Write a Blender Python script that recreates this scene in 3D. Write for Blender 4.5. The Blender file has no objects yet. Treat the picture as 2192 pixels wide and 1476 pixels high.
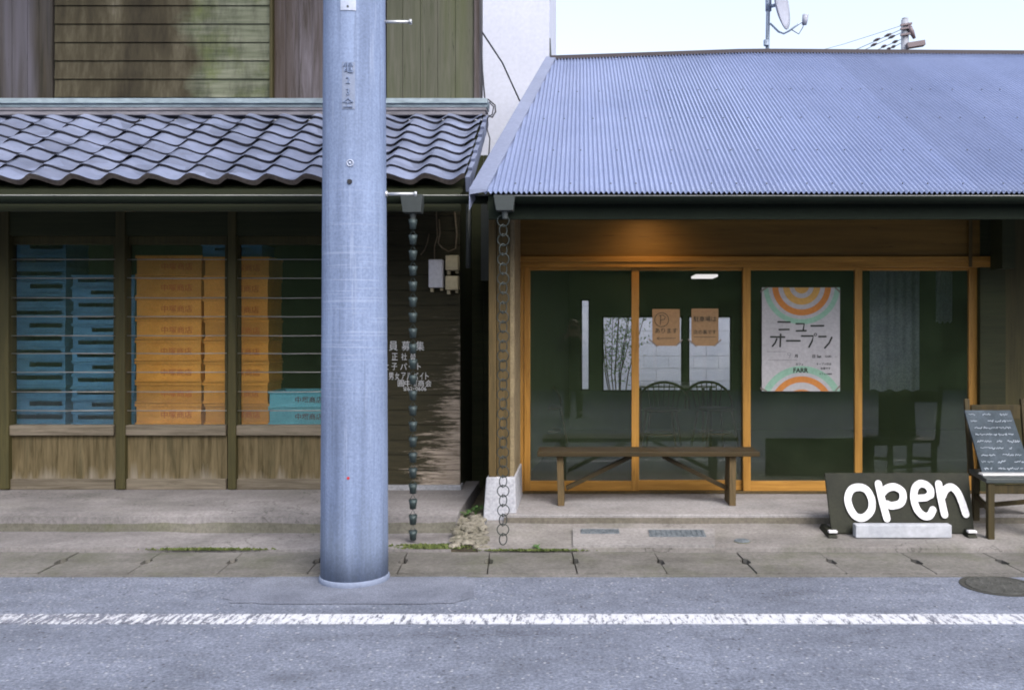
import bpy, bmesh, math, random
from mathutils import Vector, Matrix, noise
R = math.radians
rnd = random.Random(7)
sc = bpy.context.scene
COL = sc.collection

# ------------------------------------------------------------------ camera, sky, sun, exposure
F, VX, HY, EYE = 1949.0, 1245.0, 705.0, 1.42        # focal length and vanishing point as measured, eye height in metres
cam_d = bpy.data.cameras.new("camera")
cam = bpy.data.objects.new("camera", cam_d)
COL.objects.link(cam)
cam.location = (0, 0, EYE)
cam.rotation_euler = (R(90), 0, 0)
cam_d.sensor_width = 36
cam_d.sensor_fit = 'HORIZONTAL'
cam_d.lens = 36 * F / 2192
cam_d.shift_x = (1096 - VX) / 2192
cam_d.shift_y = (HY - 738) / 2192
cam_d.clip_start = 0.05
cam_d.clip_end = 1000
sc.camera = cam

SUN_EL, SUN_ROT = R(46), R(150)
w = bpy.data.worlds.new("World")
sc.world = w
w.use_nodes = True
wn = w.node_tree
bg = wn.nodes['Background']
sky = wn.nodes.new('ShaderNodeTexSky')
sky.sky_type = 'NISHITA'
sky.sun_disc = False
sky.sun_elevation = SUN_EL
sky.sun_rotation = SUN_ROT
sky.air_density = 1.0
sky.dust_density = 4.0
sky.ozone_density = 1.0
hs = wn.nodes.new('ShaderNodeHueSaturation')        # overcast: paler than a clear sky
hs.inputs['Saturation'].default_value = 0.58
wn.links.new(sky.outputs[0], hs.inputs['Color'])
wn.links.new(hs.outputs[0], bg.inputs['Color'])
bg.inputs['Strength'].default_value = 0.15

sun_d = bpy.data.lights.new("sun", 'SUN')
sun_d.energy = 0.5
sun_d.angle = R(25)
sun_d.color = (1.0, 0.96, 0.9)
sun = bpy.data.objects.new("sun", sun_d)
COL.objects.link(sun)
# light travels from behind the camera, from its right
sd = Vector((math.sin(SUN_ROT) * math.cos(SUN_EL), math.cos(SUN_ROT) * math.cos(SUN_EL), math.sin(SUN_EL)))
sun.rotation_euler = (-sd).to_track_quat('-Z', 'Y').to_euler()
sun.location = sd * 30
vs = sc.view_settings
vs.view_transform = 'Standard'
vs.look = 'None'
vs.exposure = 1.35
sc.cycles.filter_width = 1.9          # a soft cheap lens
vs.gamma = 1.0

def wx(px, d): return (px - VX) * d / F
def wz(py, d): return EYE - (py - HY) * d / F

# ------------------------------------------------------------------ mesh helpers
def origin_of(o):
    v = Vector((0, 0, 0))
    while o is not None:
        v += o.location
        o = o.parent
    return v

class MB:
    def __init__(s): s.v = []; s.f = []
    def add(s, vs, fs):
        n = len(s.v)
        s.v += [tuple(v) for v in vs]
        s.f += [tuple(i + n for i in f) for f in fs]
        return s
    def box(s, x0, x1, y0, y1, z0, z1):
        return s.add([(x0,y0,z0),(x1,y0,z0),(x1,y1,z0),(x0,y1,z0),(x0,y0,z1),(x1,y0,z1),(x1,y1,z1),(x0,y1,z1)],
                     [(0,3,2,1),(4,5,6,7),(0,1,5,4),(1,2,6,5),(2,3,7,6),(3,0,4,7)])
    def hexa(s, lo, hi):      # 4 bottom + 4 top points
        return s.add(list(lo) + list(hi), [(0,3,2,1),(4,5,6,7),(0,1,5,4),(1,2,6,5),(2,3,7,6),(3,0,4,7)])
    def bar(s, a, b, w_, h_, up=(0,0,1)):
        a, b = Vector(a), Vector(b)
        d = (b - a).normalized()
        u = Vector(up)
        sx = d.cross(u)
        if sx.length < 1e-4: sx = d.cross(Vector((0,1,0)))
        sx.normalize(); u = sx.cross(d).normalized()
        sx *= w_/2; u *= h_/2
        return s.hexa([a-sx-u, a+sx-u, b+sx-u, b-sx-u], [a-sx+u, a+sx+u, b+sx+u, b-sx+u])
    def tube(s, pts, r, n=8, closed=False, caps=True):
        pts = [Vector(p) for p in pts]
        m = len(pts)
        rs = r if isinstance(r, (list, tuple)) else [r]*m
        vs, fs = [], []
        ref = None
        for i, p in enumerate(pts):
            if closed: t = pts[(i+1) % m] - pts[i-1]
            else: t = pts[min(i+1, m-1)] - pts[max(i-1, 0)]
            t.normalize()
            if ref is None:
                ref = Vector((0,0,1)) if abs(t.z) < .9 else Vector((0,1,0))
            a = (ref - t*ref.dot(t)).normalized()
            ref = a
            b = t.cross(a)
            for k in range(n):
                an = 2*math.pi*k/n
                vs.append(p + (a*math.cos(an) + b*math.sin(an))*rs[i])
        for i in range(m if closed else m-1):
            j = (i+1) % m
            for k in range(n):
                k2 = (k+1) % n
                fs.append((i*n+k, i*n+k2, j*n+k2, j*n+k))
        if not closed and caps:
            fs.append(tuple(range(n-1, -1, -1)))
            fs.append(tuple((m-1)*n+k for k in range(n)))
        return s.add(vs, fs)
    def ring(s, c, rx, rz, r, rot=0.0, n=20, k=6, tilt=0.0):
        pts = []
        for i in range(n):
            a = 2*math.pi*i/n
            x, z = rx*math.cos(a), rz*math.sin(a)
            pts.append((c[0] + x*math.cos(rot), c[1] + x*math.sin(rot) + z*tilt, c[2] + z))
        return s.tube(pts, r, k, closed=True)
    def lathe(s, prof, c, n=24, axis='Z'):
        vs, fs = [], []
        for (r, h) in prof:
            for k in range(n):
                a = 2*math.pi*k/n
                p = (r*math.cos(a), r*math.sin(a), h)
                if axis == 'Y': p = (p[0], p[2], p[1])
                if axis == 'X': p = (p[2], p[0], p[1])
                vs.append((c[0]+p[0], c[1]+p[1], c[2]+p[2]))
        for i in range(len(prof)-1):
            for k in range(n):
                k2 = (k+1) % n
                fs.append((i*n+k, i*n+k2, (i+1)*n+k2, (i+1)*n+k))
        fs.append(tuple(range(n-1, -1, -1)))
        fs.append(tuple((len(prof)-1)*n+k for k in range(n)))
        return s.add(vs, fs)
    def prism(s, outline, y0, y1):    # outline of (x, z) counter-clockwise as seen from -Y
        n = len(outline)
        vs = [(x, y0, z) for x, z in outline] + [(x, y1, z) for x, z in outline]
        fs = [tuple(range(n)), tuple(range(2*n-1, n-1, -1))]
        for i in range(n):
            j = (i+1) % n
            fs.append((j, i, n+i, n+j))
        return s.add(vs, fs)
    def stroke(s, pts, wd, y0, t=.002, closed=False):   # a flat brush stroke in the XZ plane with round ends
        P = [Vector((p[0], p[1])) for p in pts]
        m = len(P)
        L, Rr = [], []
        for i in range(m):
            if closed: d = P[(i+1) % m] - P[i-1]
            else: d = P[min(i+1, m-1)] - P[max(i-1, 0)]
            if d.length < 1e-9: d = Vector((1, 0))
            d.normalize()
            nrm = Vector((-d.y, d.x))
            L.append(P[i] + nrm*wd/2); Rr.append(P[i] - nrm*wd/2)
        vs = []; fs = []
        n = m
        for yy in (y0, y0+t):
            vs += [(p.x, yy, p.y) for p in Rr] + [(p.x, yy, p.y) for p in L]
        o = 2*n
        for i in range(n if closed else n-1):
            j = (i+1) % n
            fs.append((i, j, n+j, n+i)); fs.append((o+i, o+n+i, o+n+j, o+j))
            fs.append((i, o+i, o+j, j)); fs.append((n+i, n+j, o+n+j, o+n+i))
        s.add(vs, fs)
        if not closed:
            for e, q in ((0, 1), (m-1, m-2)):
                d = (P[e] - P[q])
                if d.length < 1e-9: continue
                a0 = math.atan2(d.y, d.x)
                out = [(P[e].x + wd/2*math.cos(a0 + a), P[e].y + wd/2*math.sin(a0 + a)) for a in [(-.5 + k/6)*math.pi for k in range(7)]]
                s.prism(out, y0, y0+t)
        return s
    def build(s, name, mat, parent=None, smooth=False, bevel=0.0):
        o0 = origin_of(parent)
        me = bpy.data.meshes.new(name)
        me.from_pydata([(v[0]-o0.x, v[1]-o0.y, v[2]-o0.z) for v in s.v], [], s.f)
        me.update()
        if smooth:
            me.polygons.foreach_set('use_smooth', [True]*len(me.polygons))
        ob = bpy.data.objects.new(name, me)
        COL.objects.link(ob)
        if mat: me.materials.append(mat)
        if parent: ob.parent = parent
        if bevel:
            b = ob.modifiers.new('bevel', 'BEVEL')
            b.width = bevel; b.segments = 2; b.limit_method = 'ANGLE'; b.angle_limit = R(40)
        return ob

def tag(o, label=None, cat=None, group=None, kind=None):
    if label: o['label'] = label
    if cat: o['category'] = cat
    if group: o['group'] = group
    if kind: o['kind'] = kind
    return o
def thing(name, loc, label, cat, group=None):
    o = bpy.data.objects.new(name, None)
    o.empty_display_size = .1
    COL.objects.link(o)
    o.location = loc
    return tag(o, label, cat, group)
def struct(mb, name, mat, **k): return tag(mb.build(name, mat, **k), kind='structure')
def copy_tree(o, parent=None):
    c = o.copy(); COL.objects.link(c)
    if parent: c.parent = parent
    for ch in o.children: copy_tree(ch, c)
    return c
def lettering(text, size, x, y, z, mat, parent, name='lettering', depth=.0015, bold=0.0, align='CENTER', sx=1.0, spacing=1.0):
    cu = bpy.data.curves.new('lettering_curve', 'FONT')
    cu.body = text; cu.size = size; cu.extrude = depth; cu.offset = bold; cu.align_x = align; cu.space_character = spacing
    ob = bpy.data.objects.new('lettering_curve', cu)
    COL.objects.link(ob)
    bpy.context.view_layer.update()
    dg = bpy.context.evaluated_depsgraph_get()
    me = bpy.data.meshes.new_from_object(ob.evaluated_get(dg))
    bpy.data.objects.remove(ob); bpy.data.curves.remove(cu)
    o0 = origin_of(parent)
    for v in me.vertices:
        a, b, c = v.co
        v.co = (a*sx + x - o0.x, -c + y - o0.y, b + z - o0.z)
    me.materials.clear(); me.materials.append(mat)
    o = bpy.data.objects.new(name, me); COL.objects.link(o); o.parent = parent
    return o

# ------------------------------------------------------------------ materials
def lin(c):
    c /= 255
    return c/12.92 if c <= .04045 else ((c+.055)/1.055)**2.4
def C(r, g, b): return (lin(r), lin(g), lin(b), 1)
def G(v, t=(1,1,1)): return (v*t[0], v*t[1], v*t[2], 1)

class NT:
    def __init__(s, name):
        s.m = bpy.data.materials.new(name); s.m.use_nodes = True
        s.t = s.m.node_tree
        s.b = s.t.nodes['Principled BSDF']
        s.co = s.t.nodes.new('ShaderNodeTexCoord')
    def n(s, kind, **k):
        x = s.t.nodes.new(kind)
        for a, b in k.items(): setattr(x, a, b)
        return x
    def link(s, a, b): s.t.links.new(a, b)
    def map(s, scale=(1,1,1), loc=(0,0,0), rot=(0,0,0)):
        m = s.n('ShaderNodeMapping')
        m.inputs['Scale'].default_value = scale; m.inputs['Location'].default_value = loc; m.inputs['Rotation'].default_value = rot
        s.link(s.co.outputs['Object'], m.inputs[0]); return m.outputs[0]
    def noise(s, scale, detail=5, rough=.55, vec=None, dist=0):
        x = s.n('ShaderNodeTexNoise')
        x.inputs['Scale'].default_value = scale; x.inputs['Detail'].default_value = detail
        x.inputs['Roughness'].default_value = rough; x.inputs['Distortion'].default_value = dist
        s.link(vec if vec else s.co.outputs['Object'], x.inputs['Vector']); return x.outputs['Fac']
    def vor(s, scale, vec=None, feat='F1', out='Distance'):
        x = s.n('ShaderNodeTexVoronoi', feature=feat)
        x.inputs['Scale'].default_value = scale
        s.link(vec if vec else s.co.outputs['Object'], x.inputs['Vector']); return x.outputs[out]
    def ramp(s, fac, stops):
        x = s.n('ShaderNodeValToRGB')
        e = x.color_ramp.elements
        while len(e) < len(stops): e.new(.5)
        for i, (p, c) in enumerate(stops):
            e[i].position = p; e[i].color = c if isinstance(c, (tuple, list)) else (c, c, c, 1)
        s.link(fac, x.inputs[0]); return x.outputs[0]
    def mix(s, fac, a, b, mode='MIX'):
        x = s.n('ShaderNodeMix', data_type='RGBA', blend_type=mode)
        for sock, val in ((x.inputs[0], fac), (x.inputs[6], a), (x.inputs[7], b)):
            if hasattr(val, 'links') or isinstance(val, bpy.types.NodeSocket): s.link(val, sock)
            else: sock.default_value = val
        return x.outputs[2]
    def math(s, op, a, b=0.0, clamp=False):
        x = s.n('ShaderNodeMath', operation=op, use_clamp=clamp)
        for sock, val in ((x.inputs[0], a), (x.inputs[1], b)):
            if isinstance(val, bpy.types.NodeSocket): s.link(val, sock)
            else: sock.default_value = val
        return x.outputs[0]
    def sep(s):          # position in the place itself: stains with a shape of their own keep their spot
        ge = s.n('ShaderNodeNewGeometry')
        x = s.n('ShaderNodeSeparateXYZ'); s.link(ge.outputs['Position'], x.inputs[0]); return x.outputs
    def bump(s, h, strength=.3, dist=.01):
        x = s.n('ShaderNodeBump')
        x.inputs['Strength'].default_value = strength; x.inputs['Distance'].default_value = dist
        s.link(h, x.inputs['Height']); s.link(x.outputs[0], s.b.inputs['Normal'])
    def done(s, color, rough=.7, metal=0.0, spec=.4):
        if isinstance(color, bpy.types.NodeSocket): s.link(color, s.b.inputs['Base Color'])
        else: s.b.inputs['Base Color'].default_value = color
        if isinstance(rough, bpy.types.NodeSocket): s.link(rough, s.b.inputs['Roughness'])
        else: s.b.inputs['Roughness'].default_value = rough
        s.b.inputs['Metallic'].default_value = metal
        s.b.inputs['Specular IOR Level'].default_value = spec
        return s.m

def surf(name, c1, c2, scale=6, stretch=(1,1,1), rough=.75, bump=.2, metal=0.0, spec=.35, fine=60, famp=.35, lo=.35, hi=.65, bd=.004):
    t = NT(name)
    v = t.map(stretch)
    a = t.noise(scale, 6, .6, v)
    base = t.ramp(a, [(lo, c1), (hi, c2)])
    f = t.noise(fine, 4, .6, v)
    k = t.ramp(f, [(.3, 1-famp), (.7, 1+famp*.3)])
    col = t.mix(1.0, base, k, 'MULTIPLY')
    if bump: t.bump(f, bump, bd)
    return t.done(col, rough, metal, spec)

def wood(name, c1, c2, axis='X', scale=3.0, rough=.7, c3=None, bump=.25, spec=.3):
    t = NT(name)
    st = {'X': (.06, 1, 1), 'Y': (1, .06, 1), 'Z': (1, 1, .06)}[axis]
    v = t.map(st)
    oi = t.n('ShaderNodeObjectInfo')
    va = t.n('ShaderNodeVectorMath', operation='ADD'); t.link(v, va.inputs[0]); t.link(oi.outputs['Random'], va.inputs[1])
    v = va.outputs[0]
    g = t.noise(scale*14, 6, .65, v, .6)
    a = t.noise(scale*1.3, 4, .6, v)
    col = t.ramp(g, [(.3, c1), (.7, c2)])
    if c3:
        col = t.mix(t.ramp(a, [(.42, 0.0), (.62, 1.0)]), col, c3)
    sp = t.noise(scale*26, 3, .8, v, .2)
    col = t.mix(t.math('MULTIPLY', t.ramp(sp, [(.64, 0.0), (.70, 1.0)]), .7), col, tuple(q*.35 for q in c1[:3]) + (1,))
    k = t.ramp(a, [(.25, .62), (.75, 1.15)])
    col = t.mix(1.0, col, k, 'MULTIPLY')
    t.bump(g, bump, .003)
    return t.done(col, rough, 0, spec)

def plain(name, c, rough=.6, metal=0.0, spec=.4, famp=.15, fine=40):
    return surf(name, c, tuple(x*.88 for x in c[:3]) + (1,), 4, rough=rough, metal=metal, spec=spec, fine=fine, famp=famp, bump=.06)

def glass(name, refl=1.0, haze=.06):
    m = bpy.data.materials.new(name); m.use_nodes = True
    t = m.node_tree
    for n_ in list(t.nodes): t.nodes.remove(n_)
    N = t.nodes.new
    out = N('ShaderNodeOutputMaterial')
    tr = N('ShaderNodeBsdfTransparent')
    df = N('ShaderNodeBsdfDiffuse'); df.inputs[0].default_value = (.32, .46, .24, 1)      # greenish haze mixed into the pane to lift the darks behind it
    co = N('ShaderNodeTexCoord'); no = N('ShaderNodeTexNoise'); no.inputs['Scale'].default_value = 3.0; no.inputs['Detail'].default_value = 5
    t.links.new(co.outputs['Object'], no.inputs['Vector'])
    dm = N('ShaderNodeMapRange'); dm.inputs['From Min'].default_value = .3; dm.inputs['From Max'].default_value = .7
    dm.inputs['To Min'].default_value = haze*.6; dm.inputs['To Max'].default_value = haze*1.35
    t.links.new(no.outputs['Fac'], dm.inputs['Value'])
    md = N('ShaderNodeMixShader')
    t.links.new(dm.outputs[0], md.inputs[0]); t.links.new(tr.outputs[0], md.inputs[1]); t.links.new(df.outputs[0], md.inputs[2])
    gl = N('ShaderNodeBsdfGlossy'); gl.inputs['Roughness'].default_value = 0.0
    gl.inputs[0].default_value = (1, 1, 1, 1)
    fr = N('ShaderNodeFresnel'); fr.inputs[0].default_value = 1.5
    mu = N('ShaderNodeMath'); mu.operation = 'MULTIPLY'; mu.inputs[1].default_value = refl; mu.use_clamp = True
    mx = N('ShaderNodeMixShader')
    t.links.new(fr.outputs[0], mu.inputs[0]); t.links.new(mu.outputs[0], mx.inputs[0])
    t.links.new(md.outputs[0], mx.inputs[1]); t.links.new(gl.outputs[0], mx.inputs[2]); t.links.new(mx.outputs[0], out.inputs[0])
    return m

def make_asphalt(name, line=False):
    t = NT(name)
    big = t.noise(.7, 4, .6)
    mid = t.noise(9, 5, .65)
    fine = t.noise(62, 5, .8)
    cell = t.vor(75)
    base = t.ramp(mid, [(.3, (.140, .150, .195, 1)), (.7, (.20, .214, .270, 1))])
    base = t.mix(1.0, base, t.ramp(big, [(.3, .8), (.7, 1.12)]), 'MULTIPLY')
    base = t.mix(1.0, base, t.ramp(fine, [(.30, .42), (.5, 1.0), (.70, 1.75)]), 'MULTIPLY')
    chip = t.ramp(t.vor(52, None, 'F1', 'Color'), [(.70, 0.0), (.92, 1.0)])
    near = t.ramp(t.vor(52), [(.26, 1.0), (.42, 0.0)])
    base = t.mix(t.math('MULTIPLY', chip, near), base, (.40, .40, .43, 1))
    pit = t.ramp(t.vor(44, t.map((1, 1, 1), (9, 4, 0)), 'F1', 'Color'), [(.74, 0.0), (.9, .85)])
    pn = t.ramp(t.vor(44, t.map((1, 1, 1), (9, 4, 0))), [(.26, 1.0), (.42, 0.0)])
    base = t.mix(t.math('MULTIPLY', pit, pn), base, (.045, .048, .06, 1))
    blot = t.noise(2.6, 5, .65, t.map((.45, 1.2, 1), (4, 2, 0)), .4)
    base = t.mix(1.0, base, t.ramp(blot, [(.32, .78), (.5, 1.0), (.68, 1.14)]), 'MULTIPLY')
    oil = t.ramp(t.noise(1.1, 4, .6, t.map((1, 1, 1), (7, 5, 0))), [(.64, 0.0), (.74, 1.0)])
    base = t.mix(t.math('MULTIPLY', oil, .45), base, (.06, .062, .075, 1))
    grit = t.ramp(t.vor(33, None, 'F1', 'Color'), [(.955, 0.0), (.97, 1.0)])
    gn = t.ramp(t.vor(33), [(.10, 1.0), (.17, 0.0)])
    base = t.mix(t.math('MULTIPLY', grit, gn), base, (.62, .60, .56, 1))
    wv = t.n('ShaderNodeVectorMath', operation='ADD')
    wn2 = t.n('ShaderNodeTexNoise'); wn2.inputs['Scale'].default_value = 3.0; wn2.inputs['Detail'].default_value = 4
    t.link(t.co.outputs['Object'], wn2.inputs['Vector'])
    t.link(t.map((.5, .5, 1)), wv.inputs[0]); t.link(wn2.outputs['Color'], wv.inputs[1])
    ck = t.ramp(t.vor(.9, wv.outputs[0], 'DISTANCE_TO_EDGE'), [(.002, 1.0), (.008, 0.0)])
    base = t.mix(t.math('MULTIPLY', ck, .35), base, (.05, .052, .06, 1))
    if line:
        v = t.map((1.0, .22, 1.0))
        crack = t.noise(46, 4, .7, v, .3)
        edge = t.noise(70, 4, .7)
        wearx = t.noise(.8, 3, .6)
        sx = t.sep()[0]
        fade = t.math('MULTIPLY', t.math('MULTIPLY', t.math('ADD', sx, 1.2), -.055), 1.0, True)   # the paint is worn away towards the west
        worn = t.math('ADD', t.math('ADD', t.math('MULTIPLY', crack, .85), t.math('MULTIPLY', edge, .34)), t.math('ADD', t.math('MULTIPLY', wearx, .12), fade))
        mask = t.ramp(worn, [(.66, 1.0), (.75, 0.0)])
        paint = t.ramp(edge, [(.3, (.55, .57, .63, 1)), (.7, (.74, .76, .82, 1))])
        base = t.mix(mask, base, paint)
    h = t.math('ADD', t.math('MULTIPLY', fine, .6), t.math('MULTIPLY', cell, .6))
    t.bump(h, .55, .004)
    return t.done(base, .85, 0, .3)

def make_concrete(name, a, b, moss=0.0, crack=True, scale=3.0):
    t = NT(name)
    n1 = t.noise(scale, 6, .65)
    n2 = t.noise(45, 5, .7)
    n3 = t.noise(1.3, 4, .6, t.map((.5, 1.6, 1)))
    base = t.ramp(n1, [(.3, a), (.7, b)])
    base = t.mix(1.0, base, t.ramp(n2, [(.3, .68), (.7, 1.18)]), 'MULTIPLY')
    base = t.mix(1.0, base, t.ramp(n3, [(.35, .72), (.62, 1.05)]), 'MULTIPLY')
    if moss:
        mm = t.math('MULTIPLY', t.ramp(t.noise(2.2, 6, .7), [(.5, 0.0), (.72, 1.0)]), moss)
        base = t.mix(mm, base, (.075, .095, .03, 1))
    if crack:
        wv = t.n('ShaderNodeVectorMath', operation='ADD')
        wn2 = t.n('ShaderNodeTexNoise'); wn2.inputs['Scale'].default_value = 4.0; wn2.inputs['Detail'].default_value = 5
        t.link(t.co.outputs['Object'], wn2.inputs['Vector'])
        t.link(t.map((.7, .7, 1), (3.3, .7, 0)), wv.inputs[0]); t.link(wn2.outputs['Color'], wv.inputs[1])
        ck = t.ramp(t.vor(.8, wv.outputs[0], 'DISTANCE_TO_EDGE'), [(.003, 1.0), (.010, 0.0)])
        base = t.mix(t.math('MULTIPLY', ck, .5), base, (.04, .042, .035, 1))
    t.bump(n2, .3, .004)
    return t.done(base, .85, 0, .25)

MT = {}
MT['asphalt'] = make_asphalt('asphalt')
MT['road_line'] = make_asphalt('worn_white_paint', True)
MT['patch'] = surf('patched_asphalt', (.125, .134, .172, 1), (.19, .203, .255, 1), 3, fine=140, famp=.5, bump=.4, rough=.85)
MT['gutter_conc'] = make_concrete('drain_concrete', (.13, .13, .12, 1), (.21, .205, .2, 1), .35, False)
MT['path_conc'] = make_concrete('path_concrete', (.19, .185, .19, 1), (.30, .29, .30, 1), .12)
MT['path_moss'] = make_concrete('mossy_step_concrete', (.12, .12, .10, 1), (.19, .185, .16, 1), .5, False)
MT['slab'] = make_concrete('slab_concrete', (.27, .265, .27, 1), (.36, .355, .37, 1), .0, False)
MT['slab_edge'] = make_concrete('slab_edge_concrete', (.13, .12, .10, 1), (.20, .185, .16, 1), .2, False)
MT['front_conc'] = make_concrete('apron_concrete', (.20, .195, .19, 1), (.31, .30, .30, 1), .25)
MT['light_patch'] = make_concrete('pale_mortar', (.25, .245, .25, 1), (.32, .315, .32, 1), 0, False)
MT['white_plinth'] = make_concrete('white_painted_concrete', (.47, .485, .55, 1), (.58, .595, .66, 1), 0, False)
MT['grey_plinth'] = make_concrete('grey_plinth_concrete', (.30, .31, .34, 1), (.38, .39, .43, 1), .1, False)
MT['soil'] = surf('soil', (.05, .042, .03, 1), (.1, .085, .06, 1), 5, bump=.6)
MT['rubble'] = surf('rubble_stone', (.10, .095, .07, 1), (.28, .26, .22, 1), 9, bump=.6, fine=50)
MT['moss'] = surf('moss', (.07, .11, .025, 1), (.17, .2, .07, 1), 25, bump=.7, fine=120, famp=.5)
MT['leaf'] = surf('weed_leaf', (.05, .12, .03, 1), (.12, .22, .07, 1), 20)
MT['shrub_leaf'] = surf('shrub_leaf', (.07, .15, .05, 1), (.16, .27, .11, 1), 8)
MT['bark'] = surf('bark', (.06, .045, .03, 1), (.11, .085, .06, 1), 12, (1, 1, .2))

def make_pole():
    t = NT('spun_concrete')
    v = t.map((7, 7, .35))
    st = t.noise(1.5, 6, .65, v)
    gr = t.noise(70, 4, .65)
    bl = t.noise(1.6, 4, .6)
    base = t.ramp(st, [(.3, (.15, .185, .275, 1)), (.7, (.275, .33, .46, 1))])
    base = t.mix(1.0, base, t.ramp(gr, [(.3, .8), (.7, 1.12)]), 'MULTIPLY')
    base = t.mix(1.0, base, t.ramp(bl, [(.3, .85), (.7, 1.08)]), 'MULTIPLY')
    dr = t.noise(3.4, 6, .7, t.map((9, 9, .22), (1, 4, 2)))
    base = t.mix(t.math('MULTIPLY', t.ramp(dr, [(.54, 0.0), (.70, 1.0)]), .55), base, (.105, .125, .175, 1))
    lt = t.noise(3.0, 6, .7, t.map((8, 8, .3), (6, 2, 7)))
    base = t.mix(t.math('MULTIPLY', t.ramp(lt, [(.58, 0.0), (.72, 1.0)]), .5), base, (.42, .46, .56, 1))
    por = t.ramp(t.vor(46), [(.06, 1.0), (.13, 0.0)])
    pc = t.ramp(t.vor(46, None, 'F1', 'Color'), [(.86, 0.0), (.90, 1.0)])
    base = t.mix(t.math('MULTIPLY', por, pc), base, (.10, .11, .14, 1))
    z = t.sep()[2]
    # fine horizontal scratches half way up
    sv = t.map((1.2, 1.2, 55))
    sn = t.ramp(t.noise(2.0, 4, .6, sv, .3), [(.56, 0.0), (.63, 1.0)])
    zone = t.ramp(t.math('ABSOLUTE', t.math('SUBTRACT', z, 1.6)), [(.25, 1.0), (.75, 0.0)])
    base = t.mix(t.math('MULTIPLY', t.math('MULTIPLY', sn, zone), .28), base, (.46, .50, .60, 1))
    # splashed dirt at the foot
    dn = t.noise(4.0, 6, .7, t.map((4, 4, .6)))
    foot = t.ramp(t.math('ADD', z, t.math('MULTIPLY', dn, .9)), [(.45, 1.0), (.95, 0.0)])
    base = t.mix(t.math('MULTIPLY', foot, .45), base, (.115, .125, .12, 1))
    t.bump(gr, .2, .003)
    return t.done(base, .8, 0, .3)
MT['pole'] = make_pole()
MT['pole_far'] = plain('far_pole_concrete', (.28, .30, .36, 1))
MT['steel'] = plain('galvanised_steel', (.55, .57, .6, 1), .4, .6)
MT['plate'] = plain('number_plate_enamel', (.48, .50, .58, 1), .4)
MT['plate_relief'] = plain('embossed_concrete', (.25, .28, .36, 1), .8)
MT['black_hole'] = plain('recess_black', (.02, .02, .025, 1))
MT['red'] = plain('red_paint', (.45, .03, .04, 1))

def make_tile():
    t = NT('smoked_clay_tile')
    n1 = t.noise(5, 5, .6)
    cx = t.n('ShaderNodeTexVoronoi'); cx.inputs['Scale'].default_value = 1
    v = t.map((4.0, 6.9, .01))
    t.link(v, cx.inputs['Vector'])
    base = t.ramp(n1, [(.3, (.165, .19, .28, 1)), (.7, (.26, .29, .41, 1))])
    k = t.ramp(cx.outputs['Color'], [(.0, .62), (.6, 1.0), (1.0, 1.18)])
    base = t.mix(1.0, base, k, 'MULTIPLY')
    st = t.noise(18, 5, .7)
    base = t.mix(t.math('MULTIPLY', t.ramp(st, [(.55, 0.0), (.75, 1.0)]), .4), base, (.13, .115, .12, 1))
    li = t.math('MULTIPLY', t.ramp(t.noise(11, 6, .75, t.map((1, 1, 1), (5, 5, 5))), [(.62, 0.0), (.70, 1.0)]), .5)
    base = t.mix(li, base, (.27, .27, .25, 1))
    t.bump(st, .2, .004)
    return t.done(base, .55, .1, .45)
MT['tile'] = make_tile()
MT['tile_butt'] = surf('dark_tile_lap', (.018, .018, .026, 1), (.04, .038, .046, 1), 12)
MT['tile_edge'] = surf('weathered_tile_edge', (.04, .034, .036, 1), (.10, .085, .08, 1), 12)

def make_corrugated():
    t = NT('corrugated_galvalume')
    n1 = t.noise(1.2, 4, .6)
    n2 = t.noise(40, 4, .6, t.map((1, .3, 1)))
    base = t.ramp(n1, [(.3, (.24, .275, .40, 1)), (.7, (.28, .315, .445, 1))])
    base = t.mix(1.0, base, t.ramp(n2, [(.3, .92), (.7, 1.04)]), 'MULTIPLY')
    wn_n = t.n('ShaderNodeTexWhiteNoise', noise_dimensions='1D')
    t.link(t.math('FLOOR', t.math('MULTIPLY', t.sep()[0], 1.56)), wn_n.inputs['W'])
    base = t.mix(1.0, base, t.ramp(wn_n.outputs['Value'], [(0, .93), (1, 1.04)]), 'MULTIPLY')
    runs = t.noise(9, 5, .65, t.map((1, .05, .05)))
    base = t.mix(1.0, base, t.ramp(runs, [(.3, .95), (.6, 1.02)]), 'MULTIPLY')
    rust = t.math('MULTIPLY', t.ramp(t.noise(3.2, 6, .75, t.map((1, .25, 1), (2, 9, 1))), [(.68, 0.0), (.82, 1.0)]), .2)
    base = t.mix(rust, base, (.26, .25, .27, 1))
    return t.done(base, .65, .1, .35)
MT['corrugated'] = make_corrugated()
MT['flashing'] = plain('flashing_steel', (.28, .30, .39, 1), .5, .2)
MT['ridge'] = plain('ridge_cap_brown', (.035, .029, .036, 1), .8)
MT['gutter_dark'] = plain('dark_gutter_plastic', (.012, .017, .012, 1), .8, spec=.1)
MT['gutter_lip'] = plain('worn_gutter_lip', (.3, .31, .3, 1), .5)
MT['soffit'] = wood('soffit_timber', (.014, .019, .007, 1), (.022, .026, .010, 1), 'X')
MT['dark_timber'] = wood('smoked_timber', (.018, .024, .008, 1), (.032, .036, .013, 1), 'X')
MT['dark_post'] = wood('dark_post_timber', (.036, .034, .012, 1), (.066, .056, .02, 1), 'Z')
MT['interior'] = plain('dark_room_plaster', (.085, .12, .055, 1), .9)  # green lift of the deep shade mixed into the plaster colour
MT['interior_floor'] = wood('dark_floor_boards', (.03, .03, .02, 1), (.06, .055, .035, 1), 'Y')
MT['weathered_sill'] = wood('weathered_sill', (.085, .07, .048, 1), (.21, .18, .14, 1), 'X')
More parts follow.
